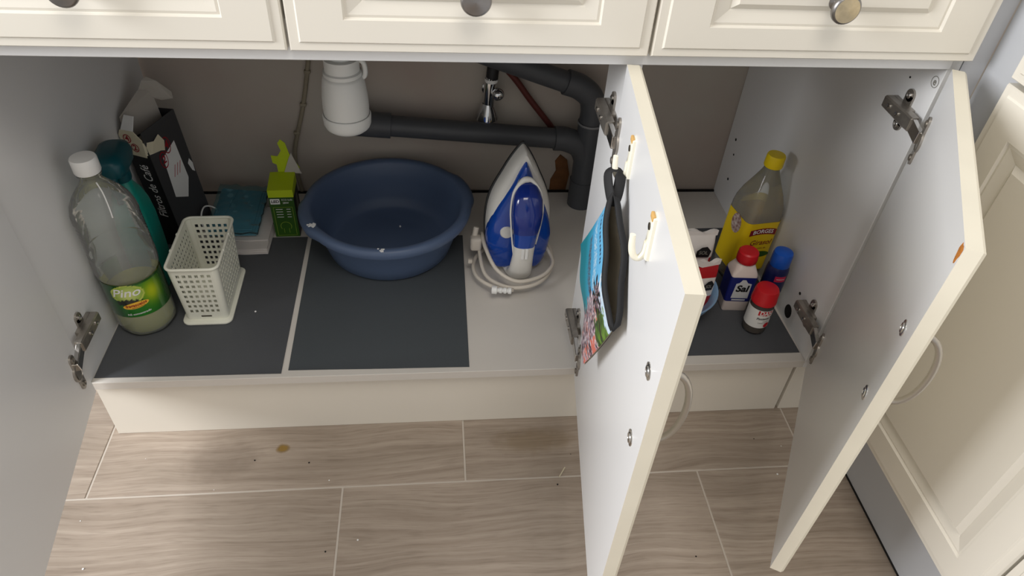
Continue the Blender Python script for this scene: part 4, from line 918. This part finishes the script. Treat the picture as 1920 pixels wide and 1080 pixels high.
for face, nm in ((1, 'zip_tape'), (-1, 'zip_tape')):
    bm = BM(); V = [[bm.verts.new(pq(i/24, -0.01+0.062*j, face)+nn*-0.0007*face) for i in range(25)] for j in range(2)]
    for i in range(24): bm.faces.new((V[0][i], V[0][i+1], V[1][i+1], V[1][i]))
    obj(nm, bm, M['neoprene'], t, smooth=True)
bm = BM()
for face in (1, -1):
    V = [[bm.verts.new(pq(i/24, 0.01+0.06*j, face)+nn*0.0012*face) for i in range(25)] for j in range(15)]
    for j in range(14):
        for i in range(24): bm.faces.new((V[j][i], V[j][i+1], V[j+1][i+1], V[j+1][i]))
obj('lining', bm, M['lining'], t, smooth=True)
bm = BM(); h0 = dp(0.124, 0.6075, 0.017)-org
sp = spline([dp(0.128, 0.6145, 0.010)-org, dp(0.124, 0.6165, 0.017)-org, dp(0.126, 0.613, 0.023)-org, dp(0.140, 0.603, 0.022)-org, dp(0.153, 0.594, 0.018)-org, dp(0.146, 0.600, 0.013)-org], 5, closed=True)
tube(bm, sp, 0.0062, 8, closed=True, flat=0.2); obj('strap', bm, M['neoprene'], t, smooth=True)

# ------------------------------------------------------------------ floor dirt
def stain(name, x, y, rx, ry, rgb, fac, seed):
    m = bpy.data.materials.new(name+'_film'); m.use_nodes = True; nt = m.node_tree
    b = nt.nodes['Principled BSDF']; b.inputs['Base Color'].default_value = (*lin(rgb), 1); b.inputs['Roughness'].default_value = 0.35
    tc = nt.nodes.new('ShaderNodeTexCoord'); ln = nt.nodes.new('ShaderNodeVectorMath'); ln.operation = 'LENGTH'
    mp = nt.nodes.new('ShaderNodeMapping'); mp.inputs['Scale'].default_value = (1/rx, 1/ry, 0); nt.links.new(tc.outputs['Object'], mp.inputs[0]); nt.links.new(mp.outputs[0], ln.inputs[0])
    n = nt.nodes.new('ShaderNodeTexNoise'); n.inputs['Scale'].default_value = 45; nt.links.new(tc.outputs['Object'], n.inputs[0])
    ad = nt.nodes.new('ShaderNodeMath'); ad.operation = 'MULTIPLY_ADD'; ad.inputs[1].default_value = 0.7; nt.links.new(n.outputs[0], ad.inputs[0]); nt.links.new(ln.outputs['Value'], ad.inputs[2])
    mr = nt.nodes.new('ShaderNodeMapRange'); mr.inputs[1].default_value = 0.75; mr.inputs[2].default_value = 1.25; mr.inputs[3].default_value = fac; mr.inputs[4].default_value = 0.0
    nt.links.new(ad.outputs[0], mr.inputs[0]); nt.links.new(mr.outputs[0], b.inputs['Alpha'])
    bm = BM(); put2d(bm, ell2d(rx, ry, 24), lambda a, c: (a, c, 0)); o = obj(name, bm, m, fl, (x, y, 0.0004)); return o
stain('floor_stain', 0.288, -0.031, 0.014, 0.012, (150,118,48), 0.75, 1)
stain('damp_mark', 0.19, -0.045, 0.085, 0.05, (120,104,90), 0.18, 2)
stain('damp_mark', 0.72, -0.035, 0.10, 0.035, (150,124,80), 0.25, 3)
rn = random.Random(5)
bm = BM(); bmd = BM()
for k in range(26):
    x, y = rn.uniform(0.0, 1.2), rn.uniform(-0.40, -0.03); r_ = rn.uniform(0.0007, 0.0018)
    lathe(bm if k % 3 else bmd, [(r_,0),(r_*0.8,r_*0.5),(0.0001,r_*0.6)], 6, c=(x, y, 0.0003))
o = obj('white_crumbs', bm, M['paint']); o['kind'] = 'stuff'; tag(o, 'tiny white crumbs scattered on the wood-look floor', 'crumbs')
o = obj('dark_crumbs', bmd, M['dark']); o['kind'] = 'stuff'; tag(o, 'tiny dark specks scattered on the wood-look floor', 'specks')
o = obj('wood_sliver', tube(BM(), [(-0.006,-0.009,0.0012),(0.006,0.009,0.0012)], 0.0010, 6), M['creamcard'], None, (0.7585,-0.1025,0)); tag(o, 'tiny pale splinter lying on the floor joint left of the middle door', 'splinter')
o = obj('lint_speck', lathe(BM(), [(0.0001,0.0012),(0.0014,0.001),(0.0019,0)], 8, cap1=True), M['paint'], None, (0.2379,0.153,ZM)); tag(o, 'single white speck on the charcoal liner right of the basket', 'speck')
